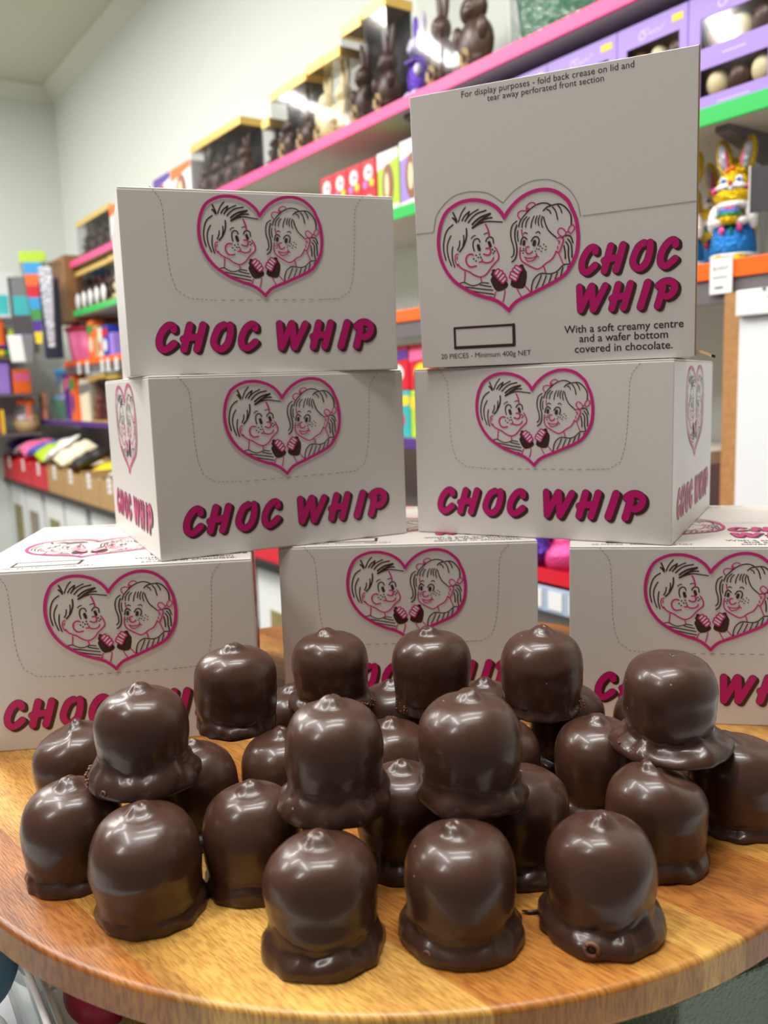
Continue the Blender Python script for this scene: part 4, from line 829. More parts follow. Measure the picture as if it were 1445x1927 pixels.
# ---------------------------------------------------------------- printed boxes
ART = {"art":{"heart":[[-0.0083,0.2378],[-0.0273,0.2734],[-0.0614,0.3109],[-0.111,0.3457],[-0.1716,0.3685],[-0.2279,0.3794],[-0.2955,0.3784],[-0.3484,0.3657],[-0.397,0.3427],[-0.4355,0.3134],[-0.4645,0.2681],[-0.4862,0.2119],[-0.4989,0.1445],[-0.5,0.0852],[-0.4912,0.0198],[-0.4727,-0.0369],[-0.4458,-0.0895],[-0.4057,-0.1434],[-0.3648,-0.1824],[-0.3132,-0.2173],[-0.2513,-0.2531],[-0.1788,-0.2822],[-0.1169,-0.3028],[-0.0658,-0.3273],[-0.0256,-0.3582],[0.0068,-0.3908],[0.0067,-0.3908],[0.0245,-0.3676],[0.0616,-0.334],[0.1187,-0.3073],[0.1853,-0.2817],[0.2514,-0.254],[0.3119,-0.2285],[0.362,-0.2045],[0.402,-0.1798],[0.4372,-0.1405],[0.4674,-0.0914],[0.4879,-0.0417],[0.4978,0.0184],[0.5,0.079],[0.494,0.1403],[0.4831,0.1927],[0.4602,0.2465],[0.4372,0.2957],[0.3995,0.3351],[0.3567,0.366],[0.3086,0.3839],[0.255,0.3908],[0.2008,0.3862],[0.1458,0.3699],[0.0951,0.3435],[0.0538,0.3109],[0.0172,0.2728],[-0.0084,0.2378]],"strokes":[["k",0.0098,[[-0.3816,0.3117],[-0.3707,0.2886],[-0.3565,0.2553]]],["k",0.0108,[[-0.3856,0.2758],[-0.3719,0.2644],[-0.3587,0.2434]]],["k",0.0073,[[-0.2897,0.3367],[-0.3145,0.3084],[-0.3318,0.2766],[-0.3438,0.2465]]],["k",0.0088,[[-0.3173,0.2507],[-0.2949,0.2819],[-0.2598,0.3066]]],["k",0.0088,[[-0.2599,0.3056],[-0.2743,0.2746],[-0.294,0.2455]]],["k",0.0078,[[-0.2939,0.2479],[-0.2583,0.2823],[-0.2263,0.3001],[-0.1957,0.3132]]],["k",0.0088,[[-0.271,0.2331],[-0.2383,0.2654],[-0.1957,0.2891],[-0.1386,0.3004]]],["k",0.0117,[[-0.2415,0.2175],[-0.2188,0.2365],[-0.1763,0.2604],[-0.1088,0.2762]]],["k",0.0108,[[-0.1089,0.2738],[-0.1561,0.2507],[-0.1985,0.2269]]],["k",0.0088,[[-0.0971,0.2475],[-0.1357,0.2459],[-0.188,0.2305],[-0.2415,0.1957]]],["k",0.0117,[[-0.2415,0.1942],[-0.1937,0.2167],[-0.1624,0.225]]],["k",0.0073,[[-0.1937,0.2167],[-0.1417,0.2259],[-0.0956,0.2219],[-0.0246,0.2111]]],["k",0.0083,[[-0.3868,0.2297],[-0.4254,0.2024],[-0.4487,0.1634],[-0.4624,0.1058],[-0.4626,0.0515],[-0.4496,-0.007]]],["k",0.0078,[[-0.4049,0.156],[-0.4271,0.1167],[-0.4366,0.0684],[-0.429,0.0082],[-0.409,-0.0494]]],["k",0.0078,[[-0.3945,0.0786],[-0.4007,0.0399],[-0.3989,-0.0098],[-0.3855,-0.0598]]],["k",0.0098,[[-0.287,0.1937],[-0.2862,0.1547],[-0.2948,0.1166],[-0.3152,0.0748],[-0.3432,0.0425]]],["k",0.0078,[[-0.309,0.15],[-0.3092,0.1134],[-0.3176,0.08]]],["k",0.0078,[[-0.3397,0.1143],[-0.3439,0.0829],[-0.3586,0.0526]]],["k",0.0064,[[-0.2536,0.1242],[-0.2389,0.1371],[-0.222,0.1415]]],["k",0.0059,[[-0.1581,0.1425],[-0.1424,0.1489],[-0.1295,0.1489]]],["k",0.0078,[[-0.234,0.0366],[-0.2419,0.0717],[-0.2378,0.1029],[-0.2189,0.1178],[-0.1983,0.1131],[-0.1898,0.0927]]],["k",0.0196,[[-0.2038,0.0699],[-0.1962,0.0432]]],["k",0.0078,[[-0.1472,0.0943],[-0.1361,0.1134],[-0.1152,0.1207],[-0.0951,0.1087],[-0.0912,0.0769]]],["k",0.0186,[[-0.1229,0.0838],[-0.1151,0.0601]]],["p",0.0098,[[-0.145,0.2085],[-0.1308,0.178],[-0.1232,0.1506],[-0.1212,0.1238]]],["p",0.0098,[[-0.1467,0.0456],[-0.1234,0.045],[-0.1128,0.0283],[-0.1188,0.0071],[-0.1383,-0.0006],[-0.1653,0.0096]]],["p",0.0069,[[-0.3546,0.026],[-0.3706,0.0243],[-0.3797,0.003],[-0.3761,-0.032],[-0.3613,-0.0558]]],["p",0.0059,[[-0.3617,0.011],[-0.366,-0.0108]]],["p",0.0088,[[-0.358,-0.0438],[-0.3381,-0.0706],[-0.3072,-0.0886],[-0.2761,-0.1027],[-0.2455,-0.1245],[-0.2043,-0.1435],[-0.1728,-0.1417],[-0.1407,-0.1203],[-0.1133,-0.0863],[-0.081,-0.0554],[-0.0596,-0.0333],[-0.056,-0.007],[-0.0675,0.0258],[-0.0821,0.0468]]],["p",0.0098,[[-0.2435,0.0121],[-0.2653,0.0179],[-0.2895,0.0058],[-0.2987,-0.0203],[-0.2895,-0.0509],[-0.2641,-0.0708],[-0.2245,-0.0665]]],["p",0.0088,[[-0.1999,-0.043],[-0.1789,-0.0403],[-0.1793,-0.0241]]],["p",0.0088,[[-0.1789,-0.0403],[-0.1482,-0.0518],[-0.1195,-0.0489],[-0.1036,-0.0384],[-0.0936,-0.0214]]],["p",0.0073,[[-0.3093,-0.0993],[-0.3108,-0.1329],[-0.3162,-0.1672]]],["p",0.0073,[[-0.1931,-0.1495],[-0.1876,-0.1797]]],["k",0.0064,[[-0.3621,-0.1802],[-0.3191,-0.1719],[-0.2906,-0.1871],[-0.2542,-0.2005],[-0.2172,-0.1967],[-0.1852,-0.1849],[-0.1358,-0.1922]]],["k",0.0069,[[-0.3285,-0.2019],[-0.2601,-0.2149],[-0.1871,-0.2293],[-0.1067,-0.2429]]],["k",0.0069,[[-0.2794,-0.2315],[-0.209,-0.2496],[-0.1026,-0.2709]]],["k",0.0069,[[-0.1813,-0.2795],[-0.1164,-0.2895]]],["k",0.0069,[[-0.1988,-0.1984],[-0.1548,-0.2101],[-0.1186,-0.217]]],["k",0.0098,[[-0.2218,0.0059],[-0.2208,0.0058]]],["k",0.0098,[[-0.195,0.0099],[-0.194,0.0098]]],["k",0.0098,[[-0.2063,-0.0104],[-0.2053,-0.0106]]],["k",0.0098,[[-0.1875,-0.0105],[-0.1865,-0.0106]]],["k",0.0098,[[-0.2411,-0.0166],[-0.2401,-0.0167]]],["k",0.0098,[[-0.2235,-0.0322],[-0.2225,-0.0323]]],["k",0.0098,[[-0.0996,0.0342],[-0.0986,0.0341]]],["k",0.0098,[[-0.0847,0.0214],[-0.0837,0.0213]]],["k",0.0098,[[-0.0955,0.0094],[-0.0944,0.0093]]],["p",0.0069,[[-0.0849,-0.2563],[-0.1038,-0.3016]]],["p",0.0069,[[-0.0189,-0.2502],[-0.0226,-0.2794],[-0.0347,-0.3252]]],["k",0.0073,[[0.0916,0.1688],[0.1054,0.2052],[0.1314,0.2352],[0.1623,0.2645],[0.1978,0.2883],[0.2426,0.3038],[0.2868,0.3016],[0.3181,0.2851]]],["k",0.0078,[[0.2658,0.2541],[0.2909,0.2744],[0.3303,0.2835],[0.3741,0.286],[0.4076,0.2693],[0.4406,0.2304],[0.4543,0.1962],[0.4542,0.1473]]],["k",0.0069,[[0.2906,0.2619],[0.3098,0.2487],[0.3167,0.2315]]],["k",0.0073,[[0.33,0.2719],[0.3511,0.2413],[0.363,0.1885]]],["k",0.0073,[[0.3643,0.2816],[0.3831,0.256],[0.3922,0.2293]]],["k",0.0064,[[0.115,0.1613],[0.1227,0.1984],[0.1511,0.2281]]],["k",0.0064,[[0.14,0.1607],[0.1476,0.1954],[0.1684,0.2213]]],["k",0.0064,[[0.1777,0.154],[0.1848,0.191],[0.2018,0.2258]]],["k",0.0064,[[0.2092,0.1763],[0.2141,0.2064],[0.2231,0.2251]]],["k",0.0064,[[0.2326,0.1617],[0.2296,0.1951],[0.2429,0.2274]]],["k",0.0064,[[0.2588,0.1468],[0.25,0.1832],[0.2589,0.2198]]],["k",0.0064,[[0.0857,0.1433],[0.0821,0.1126],[0.0858,0.073]]],["k",0.0073,[[0.2686,0.2116],[0.2782,0.1705],[0.3015,0.1206],[0.3517,0.0715]]],["k",0.0073,[[0.0793,0.2059],[0.0493,0.1833],[0.0352,0.1419],[0.037,0.0938],[0.0518,0.0393],[0.0526,-0.0089],[0.0355,-0.0313]]],["k",0.0083,[[0.0794,0.1797],[0.0655,0.1432],[0.0639,0.0956],[0.0746,0.0416],[0.0728,-0.0111],[0.0589,-0.0458],[0.038,-0.062]]],["p",0.0069,[[0.1057,0.2146],[0.089,0.238],[0.0933,0.2611],[0.1186,0.2708],[0.1474,0.2654],[0.1602,0.2765],[0.1531,0.2892]]],["p",0.0069,[[0.1477,0.2757],[0.1534,0.2985],[0.1788,0.3151],[0.2034,0.312],[0.2153,0.2955]]],["p",0.0064,[[0.1554,0.2842],[0.1726,0.2764]]],["p",0.0083,[[0.0995,0.0293],[0.0953,-0.0184],[0.1066,-0.0581],[0.141,-0.0859],[0.1855,-0.1122],[0.2151,-0.1248],[0.2454,-0.1159],[0.2759,-0.0927],[0.3161,-0.0707],[0.3391,-0.0398],[0.3495,-0.0172]]],["p",0.0073,[[0.1124,0.1449],[0.1137,0.1233],[0.1195,0.1012]]],["k",0.0064,[[0.1266,0.1181],[0.1378,0.1244],[0.1516,0.1166]]],["k",0.0064,[[0.2124,0.1158],[0.2299,0.1218],[0.2419,0.1086]]],["k",0.0078,[[0.1026,0.0481],[0.1113,0.083],[0.1293,0.0953],[0.1488,0.0788]]],["k",0.0166,[[0.1284,0.0668],[0.1258,0.0479]]],["k",0.0078,[[0.1784,0.0636],[0.1966,0.0877],[0.2214,0.0872],[0.2333,0.0669],[0.2248,0.0322]]],["k",0.0196,[[0.2017,0.0586],[0.1971,0.04]]],["p",0.0088,[[0.1608,0.0297],[0.1421,0.0246],[0.1379,0.0035],[0.1508,-0.0171],[0.1734,-0.0148],[0.1848,-0.004]]],["p",0.0069,[[0.1275,-0.0372],[0.1524,-0.0461],[0.1875,-0.0474],[0.2154,-0.0336]]],["p",0.0064,[[0.1324,-0.0416],[0.1493,-0.065],[0.1768,-0.0679],[0.2023,-0.0538],[0.2153,-0.036]]],["p",0.0069,[[0.2107,-0.0212],[0.2153,-0.0351],[0.2275,-0.046]]],["k",0.0078,[[0.1213,0.0197],[0.1223,0.0196]]],["k",0.0078,[[0.1108,0.0064],[0.1118,0.0063]]],["k",0.0078,[[0.1234,0.0065],[0.1244,0.0064]]],["k",0.0078,[[0.1188,-0.0103],[0.1198,-0.0104]]],["k",0.0078,[[0.2058,-0.0039],[0.2068,-0.004]]],["k",0.0078,[[0.2151,0.0094],[0.2161,0.0093]]],["k",0.0078,[[0.231,0.0062],[0.232,0.0061]]],["k",0.0078,[[0.2405,0.0243],[0.2414,0.0241]]],["k",0.0078,[[0.2544,0.0099],[0.2554,0.0097]]],["k",0.0078,[[0.2465,-0.0083],[0.2475,-0.0084]]],["k",0.0078,[[0.2641,0.035],[0.2651,0.0348]]],["k",0.0078,[[0.2795,0.0199],[0.2805,0.0198]]],["k",0.0078,[[0.2754,-0.002],[0.2764,-0.0021]]],["p",0.0083,[[0.3564,0.0625],[0.3737,0.0699],[0.3932,0.0677],[0.4,0.0481],[0.3895,0.0163],[0.3765,-0.0154],[0.3639,-0.0282],[0.3494,-0.0195]]],["p",0.0064,[[0.3634,0.0475],[0.3755,0.0438],[0.3678,0.0282]]],["p",0.0064,[[0.3601,0.0148],[0.3596,-0.0041]]],["p",0.0069,[[0.398,0.0672],[0.367,0.0943],[0.365,0.1156],[0.38,0.1294],[0.4017,0.1208],[0.4181,0.0954],[0.398,0.0672]]],["p",0.0069,[[0.4181,0.0954],[0.4377,0.1002],[0.4494,0.0848]]],["p",0.0069,[[0.4304,0.101],[0.4432,0.1323],[0.4652,0.1428],[0.4759,0.1261],[0.4692,0.1059],[0.4494,0.0848]]],["k",0.0078,[[0.3933,0.0724],[0.4275,0.0779],[0.4514,0.0658],[0.4641,0.0268]]],["k",0.0078,[[0.4293,0.0542],[0.4505,0.0236],[0.4567,-0.0241],[0.4558,-0.0665]]],["k",0.0078,[[0.4168,0.0368],[0.4331,0.0067],[0.4319,-0.0498],[0.4405,-0.1004]]],["k",0.0078,[[0.404,0.0123],[0.4103,-0.0333],[0.4104,-0.0712]]],["p",0.0069,[[0.3663,-0.0309],[0.3825,-0.0706],[0.3963,-0.1077]]],["p",0.0073,[[0.2606,-0.1055],[0.2733,-0.15]]],["k",0.0073,[[0.1714,-0.2755],[0.1742,-0.2344],[0.1932,-0.1878],[0.2342,-0.1581],[0.274,-0.1597],[0.3136,-0.1637],[0.3535,-0.151],[0.3987,-0.1127],[0.4451,-0.1104]]],["k",0.0069,[[0.2439,-0.1663],[0.2225,-0.2149],[0.2023,-0.2541]]],["k",0.0069,[[0.2776,-0.1745],[0.2493,-0.2407]]],["k",0.0069,[[0.316,-0.1687],[0.292,-0.2289]]],["k",0.0069,[[0.3558,-0.1584],[0.3321,-0.216]]],["k",0.0069,[[0.3934,-0.1288],[0.3747,-0.1914]]],["k",0.0069,[[0.4302,-0.1231],[0.4223,-0.1485]]],["p",0.0069,[[0.0697,-0.2488],[0.1009,-0.3056]]],["p",0.0069,[[0.1312,-0.2352],[0.1629,-0.2723]]]],"choc":[[[-0.1098,-0.1013],[-0.0879,-0.0987],[-0.078,-0.1095],[-0.0811,-0.1214],[-0.0347,-0.1897],[-0.0112,-0.1798],[0.0081,-0.2135],[-0.0028,-0.2321],[-0.0318,-0.249],[-0.0734,-0.2549],[-0.0935,-0.2382],[-0.108,-0.2121],[-0.1222,-0.1762],[-0.119,-0.1618],[-0.1108,-0.1528],[-0.1193,-0.1323],[-0.1094,-0.1185]],[[0.0827,-0.0919],[0.1008,-0.0826],[0.1183,-0.0859],[0.1204,-0.1006],[0.1275,-0.1134],[0.1419,-0.1391],[0.1406,-0.1777],[0.1288,-0.2301],[0.1105,-0.2454],[0.0799,-0.2473],[0.0396,-0.2337],[0.0222,-0.2173],[0.0285,-0.1861],[0.0626,-0.1602]]],"fing":[[[-0.0637,-0.1134],[-0.0799,-0.1313]],[[-0.0416,-0.1264],[-0.0652,-0.1514]],[[-0.0254,-0.1475],[-0.0495,-0.1711]],[[-0.0145,-0.1721],[-0.0321,-0.189]],[[0.0697,-0.1002],[0.0944,-0.1197]],[[0.0539,-0.1156],[0.0811,-0.1378]],[[0.0368,-0.1392],[0.0701,-0.162]],[[0.0294,-0.1594],[0.0608,-0.1805]]]},"gl":{"C":{"w":0.649,"sw":0.2114,"s":[[[0.5433,0.7462],[0.5316,0.8618],[0.429,0.8943],[0.2912,0.795],[0.1645,0.595],[0.1057,0.3867],[0.124,0.1966],[0.2239,0.1057],[0.3702,0.1714],[0.528,0.3105]]]},"H":{"w":0.8408,"sw":0.2185,"s":[[[0.3286,0.8904],[0.2237,0.5207],[0.1093,0.1115]],[[0.114,0.4467],[0.291,0.4867],[0.4803,0.5066]],[[0.7316,0.8907],[0.6146,0.4789],[0.4972,0.1093]]]},"O":{"w":0.766,"sw":0.2117,"s":[[[0.4599,0.8942],[0.294,0.7952],[0.1605,0.5477],[0.1058,0.3166],[0.1971,0.1354],[0.3553,0.1058],[0.5271,0.2589],[0.62,0.498],[0.6602,0.7285],[0.653,0.8855]]]},"W":{"w":1.0983,"sw":0.2106,"s":[[[0.1053,0.8947],[0.1295,0.1053]],[[0.1295,0.1053],[0.5192,0.8907]],[[0.5416,0.8886],[0.5678,0.1085]],[[0.5847,0.107],[0.993,0.8724]]]},"I":{"w":0.4519,"sw":0.2323,"s":[[[0.3358,0.8839],[0.229,0.4986],[0.1161,0.1161]]]},"P":{"w":0.7553,"sw":0.2213,"s":[[[0.2745,0.6895],[0.1994,0.4002],[0.1106,0.1106]],[[0.1337,0.7623],[0.2933,0.8702],[0.4785,0.8894],[0.6366,0.7882],[0.6446,0.6001],[0.5312,0.4499],[0.3988,0.395]]]}}}
def glyph(b, ch, x0, z0, wd, ht, off=0, grow=0, mi=0, lay=0.0002):
    g = ART['gl'][ch]; k = wd / g['w']
    for s in g['s']:
        pts = [(x0 + p[0] * k, z0 + p[1] * ht) for p in s]
        b.strip(pts, g['sw'] * ht + grow, mi, lay, sub=5 if len(pts) > 3 else 2)
def lettering(name, rects):
    b = MB()
    for ch, x0, z0, wd, ht in rects:
        for k in range(1, 6):
            q = k / 5 * ht * .085; glyph(b, ch, x0 + q, z0 - q * .8, wd, ht, grow=ht * .035, mi=0, lay=.00012)
        glyph(b, ch, x0, z0, wd, ht, grow=ht * .035, mi=0, lay=.00018)
        glyph(b, ch, x0, z0, wd, ht, mi=1, lay=.00028)
    return b.mesh(name, [M['brown_ink'], M['pink_ink']])
def heart(name, cx, cz, wd):
    a = ART['art']; b = MB(); T = lambda P: [(cx + p[0] * wd, cz + p[1] * wd) for p in P]
    ink = dict(k=0, p=1)
    for P in a['choc']: b.poly(T(P), 0, .00014)
    for c, ww, P in a['strokes']: b.strip(T(P), ww * wd * 1.22, ink[c], .0002 if c == 'k' else .00024, sub=4)
    for P in a['fing']: b.strip(T(P), .036 * wd, 1, .0003); b.strip(T(P), .013 * wd, 2, .00036)
    H = T(a['heart']); n = 26; left = H[:n]; right = H[n:]
    b.strip(left, .025 * wd, 1, .00026, sub=5); b.strip(right, .025 * wd, 1, .00026, sub=5)
    return b.mesh(name, [M['brown_ink'], M['heart_ink'], M['card']])
FR = [('C', .0188, .0162, .0161, .0225), ('H', .0362, .0162, .0203, .0225), ('O', .0585, .0162, .0180, .0225), ('C', .0791, .0164, .0162, .0225),
      ('W', .1090, .0164, .0250, .0228), ('H', .1345, .0165, .0198, .0230), ('I', .1563, .0166, .0119, .0230), ('P', .1695, .0166, .0171, .0232)]
LR = [('C', .1264, .0617, .0145, .0216), ('H', .1424, .0615, .0180, .0216), ('O', .1626, .0615, .0164, .0216), ('C', .1813, .0615, .0148, .0216),
      ('W', .1246, .0350, .0230, .0212), ('H', .1477, .0347, .0178, .0212), ('I', .1675, .0345, .0103, .0213), ('P', .1796, .0345, .0158, .0212)]
ME_FRONT_T = lettering('title_lettering', FR); ME_LID_T = lettering('lid_lettering', LR)
ME_FRONT_H = heart('heart_print', .1012, .0937, .0925); ME_LID_H = heart('lid_heart', .0724, .0828, .1078)
def dash(b, pts, dl, gap, wd, mi=0, h=.0002):
    P = [Vector(p) for p in pts]; Q = []
    for i in range(len(P) - 1):
        for k in range(12): Q.append(P[i].lerp(P[i + 1], k / 12))
    Q.append(P[-1]); acc = 0; seg = [Q[0]]; on = True
    for i in range(1, len(Q)):
        acc += (Q[i] - Q[i - 1]).length; seg.append(Q[i])
        if acc >= (dl if on else gap):
            if on: b.strip(seg, wd, mi, h, sub=1, caps=False)
            seg = [Q[i]]; acc = 0; on = not on
PF = [(.0218, .1342), (.0265, .1290), (.029, .1250), (.0302, .1200), (.031, .1017), (.0317, .0828), (.0331, .0714), (.0365, .0615), (.0452, .0556), (.0649, .0543), (.1049, .0545), (.1458, .0548), (.1600, .0556), (.168, .0610), (.171, .0714), (.1725, .0828), (.1735, .1017), (.1743, .1200), (.1757, .1250), (.1785, .1290), (.1835, .1342)]
b = MB(); dash(b, PF, .0014, .0011, .00045); ME_PERF = b.mesh('perforation', M['perf'])
def lid_print():
    parts = {}
    b = MB(); K_ = [(.0286, .0149), (.0762, .0149), (.0762, .0299), (.0286, .0299)]
    for i in range(4): b.strip([K_[i], K_[(i + 1) % 4]], .0018, 0, .0002, sub=1)
    b.strip([(.0286, .0147), (.0762, .0147)], .0024, 0, .0002, sub=1); b.strip([(.0764, .0149), (.0764, .0299)], .0024, 0, .0002, sub=1)
    parts['outline_box'] = b.mesh('outline_box', M['brown_ink'])
    txt = [('With a soft creamy centre', .1150, .0212, .0846, .009), ('and a wafer bottom', .1262, .0142, .0630, .009), ('covered in chocolate.', .1227, .0066, .0697, .009),
           ('20 PIECES - Minimum 400g NET', .0164, .0065, .0730, 0), ('For display purposes - fold back crease on lid and', .0415, .1966, .1242, 0), ('tear away perforated front section', .0612, .1912, .0841, 0)]
    for nm, part in (('product_text', txt[:3]), ('weight_text', txt[3:4]), ('instruction_text', txt[4:])):
        b = MB()
        for s, x, z, wd, bold in part:
            me = text_mesh('t', s, wd, M['brown_ink'], bold); o = len(b.v)
            b.add([(v.co.x + x, v.co.y, v.co.z + z) for v in me.vertices], [tuple(p.vertices) for p in me.polygons]); bpy.data.meshes.remove(me)
        parts[nm] = b.mesh(nm, M['brown_ink'])
    return parts
LIDP = lid_print()
DIE = [(.0147, .1036), (.0159, .1093), (.0173, .1149), (.0217, .1207), (.0277, .1257), (.0335, .1286), (.0414, .1299), (.0498, .1296), (.0586, .1275), (.0639, .1245), (.0708, .119), (.0758, .1237), (.0808, .1274), (.0879, .1305), (.0953, .132), (.1038, .1316), (.111, .1292), (.1172, .1254), (.1217, .1208), (.1247, .116), (.1267, .1113), (.128, .1036)]
b = MB()
b.strip(DIE[:11], .0007, 0, .0002, sub=3); b.strip(DIE[10:], .0006, 0, .0002, sub=3); b.strip([(0, .1035), (.0147, .1036)], .0007, 1, .0002, sub=1); b.strip([(.130, .1036), (.2068, .1050)], .0007, 1, .0002, sub=1)
ME_DIE = b.mesh('die_cut_line', [M['perf'], M['crease']])
def face_prints(t, W, H, D, faces, tl=0, tr=0):
    if 'front' in faces:
        for me in (ME_FRONT_H, ME_FRONT_T, ME_PERF): link(me.name, me, t, ((W - .2055) / 2, 0, 0))
    if 'left' in faces:
        for me in (ME_FRONT_H, ME_FRONT_T): link('side_' + me.name, me, t, (tl, D - (D - .2055) / 2, 0), (0, 0, -PI / 2 - math.atan(tl / D)))
    if 'right' in faces:
        for me in (ME_FRONT_H, ME_FRONT_T): link('side_' + me.name, me, t, (W, (D - .2055) / 2, 0), (0, 0, PI / 2 + math.atan(tr / D)))
    if 'lid' in faces:
        for me in (ME_LID_H, ME_LID_T, *LIDP.values(), ME_DIE): link(me.name, me, t, (0, 0, H), (-PI / 2, 0, 0))
def choc_box(label, x, y, z, yaw, W, D, H, faces, tl=0, tr=0):
    t = thing('chocolate_carton', label, 'box', (x, y, z), yaw, 'stacked white boxes of chocolates')
    Q = lambda x0, x1, y0, y1, z0, z1: MB().add([(x0, y0, z0), (x1, y0, z0), (x1 - tr, y1, z0), (x0 + tl, y1, z0), (x0, y0, z1), (x1, y0, z1), (x1 - tr, y1, z1), (x0 + tl, y1, z1)], [(0, 3, 2, 1), (4, 5, 6, 7), (0, 1, 5, 4), (1, 2, 6, 5), (2, 3, 7, 6), (3, 0, 4, 7)])
    b = Q(0, W, 0, D, 0, H - .0013); b.build('carton', M['card'], t, bevel=.0009)
    b = Q(.0004, W - .0004, .0006, D - .0004, H - .0012, H); b.build('lid_flap', M['card'], t, bevel=.0004, seg=1)
    b = Q(.0015, W - .0015, .0012, D - .001, H - .00135, H - .00115); b.build('raw_edge', M['card_raw'], t)
    face_prints(t, W, H, D, faces, tl, tr)
    return t
HB = .1347
choc_box('bottom middle box, behind the rear row of chocolates', -.0842, .6608, 0, -.0367, .2030, .2064, HB, ('front', 'lid'))
choc_box('bottom box cut by the picture edge, beside the bench side', -.3013, .5971, 0, .1093, .2035, .2075, HB, ('front', 'lid', 'right'), tr=.0065)
choc_box('bottom box nearest the white cabinet, its lid print showing', .1369, .6241, 0, -.1761, .2050, .2071, HB, ('front', 'lid', 'left'), tl=.0085)
choc_box('middle layer box turned to show its narrow left side', -.1649, .6163, HB + .0004, .4496, .2037, .2066, HB, ('front', 'left', 'lid'))
choc_box('middle layer box under the tall display box, right side showing', .0282, .7101, HB + .0004, -.4899, .2053, .2073, HB, ('front', 'right', 'lid'))
choc_box('top layer box with its front square to view, over the left pair', -.1818, .6325, 2 * HB + .0008, .3140, .2071, .2064, .1333, ('front', 'lid'))
# the display box stands on its front edge, lid facing us, leaning slightly open at the top
t = thing('display_carton', 'tall upended box showing its lid with fold back instructions', 'box', (.0351, .7002, 2 * HB + .0012), -.4279, 'stacked white boxes of chocolates')
W, D, H = .2072, HB, .2033; ln = .0132
b = MB(); b.add([(.001, .0012, 0), (W - .001, .0012, 0), (W - .024, D, 0), (.001, D, 0), (.001, .0012 - ln, H - .001), (W - .001, .0012 - ln, H - .001), (W - .024, D, H - .001), (.001, D, H - .001)],
                [(0, 3, 2, 1), (4, 5, 6, 7), (0, 1, 5, 4), (1, 2, 6, 5), (2, 3, 7, 6), (3, 0, 4, 7)]); b.build('carton', M['card'], t, bevel=.0007)
sl = math.atan2(ln, H)
b = MB(); b.box(0, W, 0, .0007, 0, H); pl = b.build('lid_panel', M['card'], t, (0, 0, 0), (sl, 0, 0), bevel=.0003, seg=1)
for me in (ME_LID_H, ME_LID_T, *LIDP.values(), ME_DIE): link(me.name, me, pl)
b = MB(); b.add([(W, .0008, .001), (W, .0030, .001), (W + .0008, .0030, .001), (W + .0008, .0008, .001), (W, .0008 - ln, H), (W, .0030 - ln, H), (W + .0008, .0030 - ln, H), (W + .0008, .0008 - ln, H)],
                [(0, 3, 2, 1), (4, 5, 6, 7), (0, 1, 5, 4), (1, 2, 6, 5), (2, 3, 7, 6), (3, 0, 4, 7)]); b.build('raw_edge', M['kraft'], t, fix=True)
b = MB(); n = 10; top = []
for k in range(n + 1): a = k / n; top.append((W - .016 + .027 * a, -.0012 + .0056 * math.sin(PI * (.12 + .80 * a))))
vs = [(x, y, z + dz) for y in (.004, .05) for dz in (-.0008, .0012) for x, z in top]; m_ = n + 1
fs = []
for k in range(n): fs += [(k, k + 1, m_ + k + 1, m_ + k), (2 * m_ + k, 2 * m_ + k + 1, 3 * m_ + k + 1, 3 * m_ + k), (k, k + 1, 2 * m_ + k + 1, 2 * m_ + k), (m_ + k, m_ + k + 1, 3 * m_ + k + 1, 3 * m_ + k)]
b.add(vs, fs, 0, True); b.build('tuck_flap', M['kraft'], t)

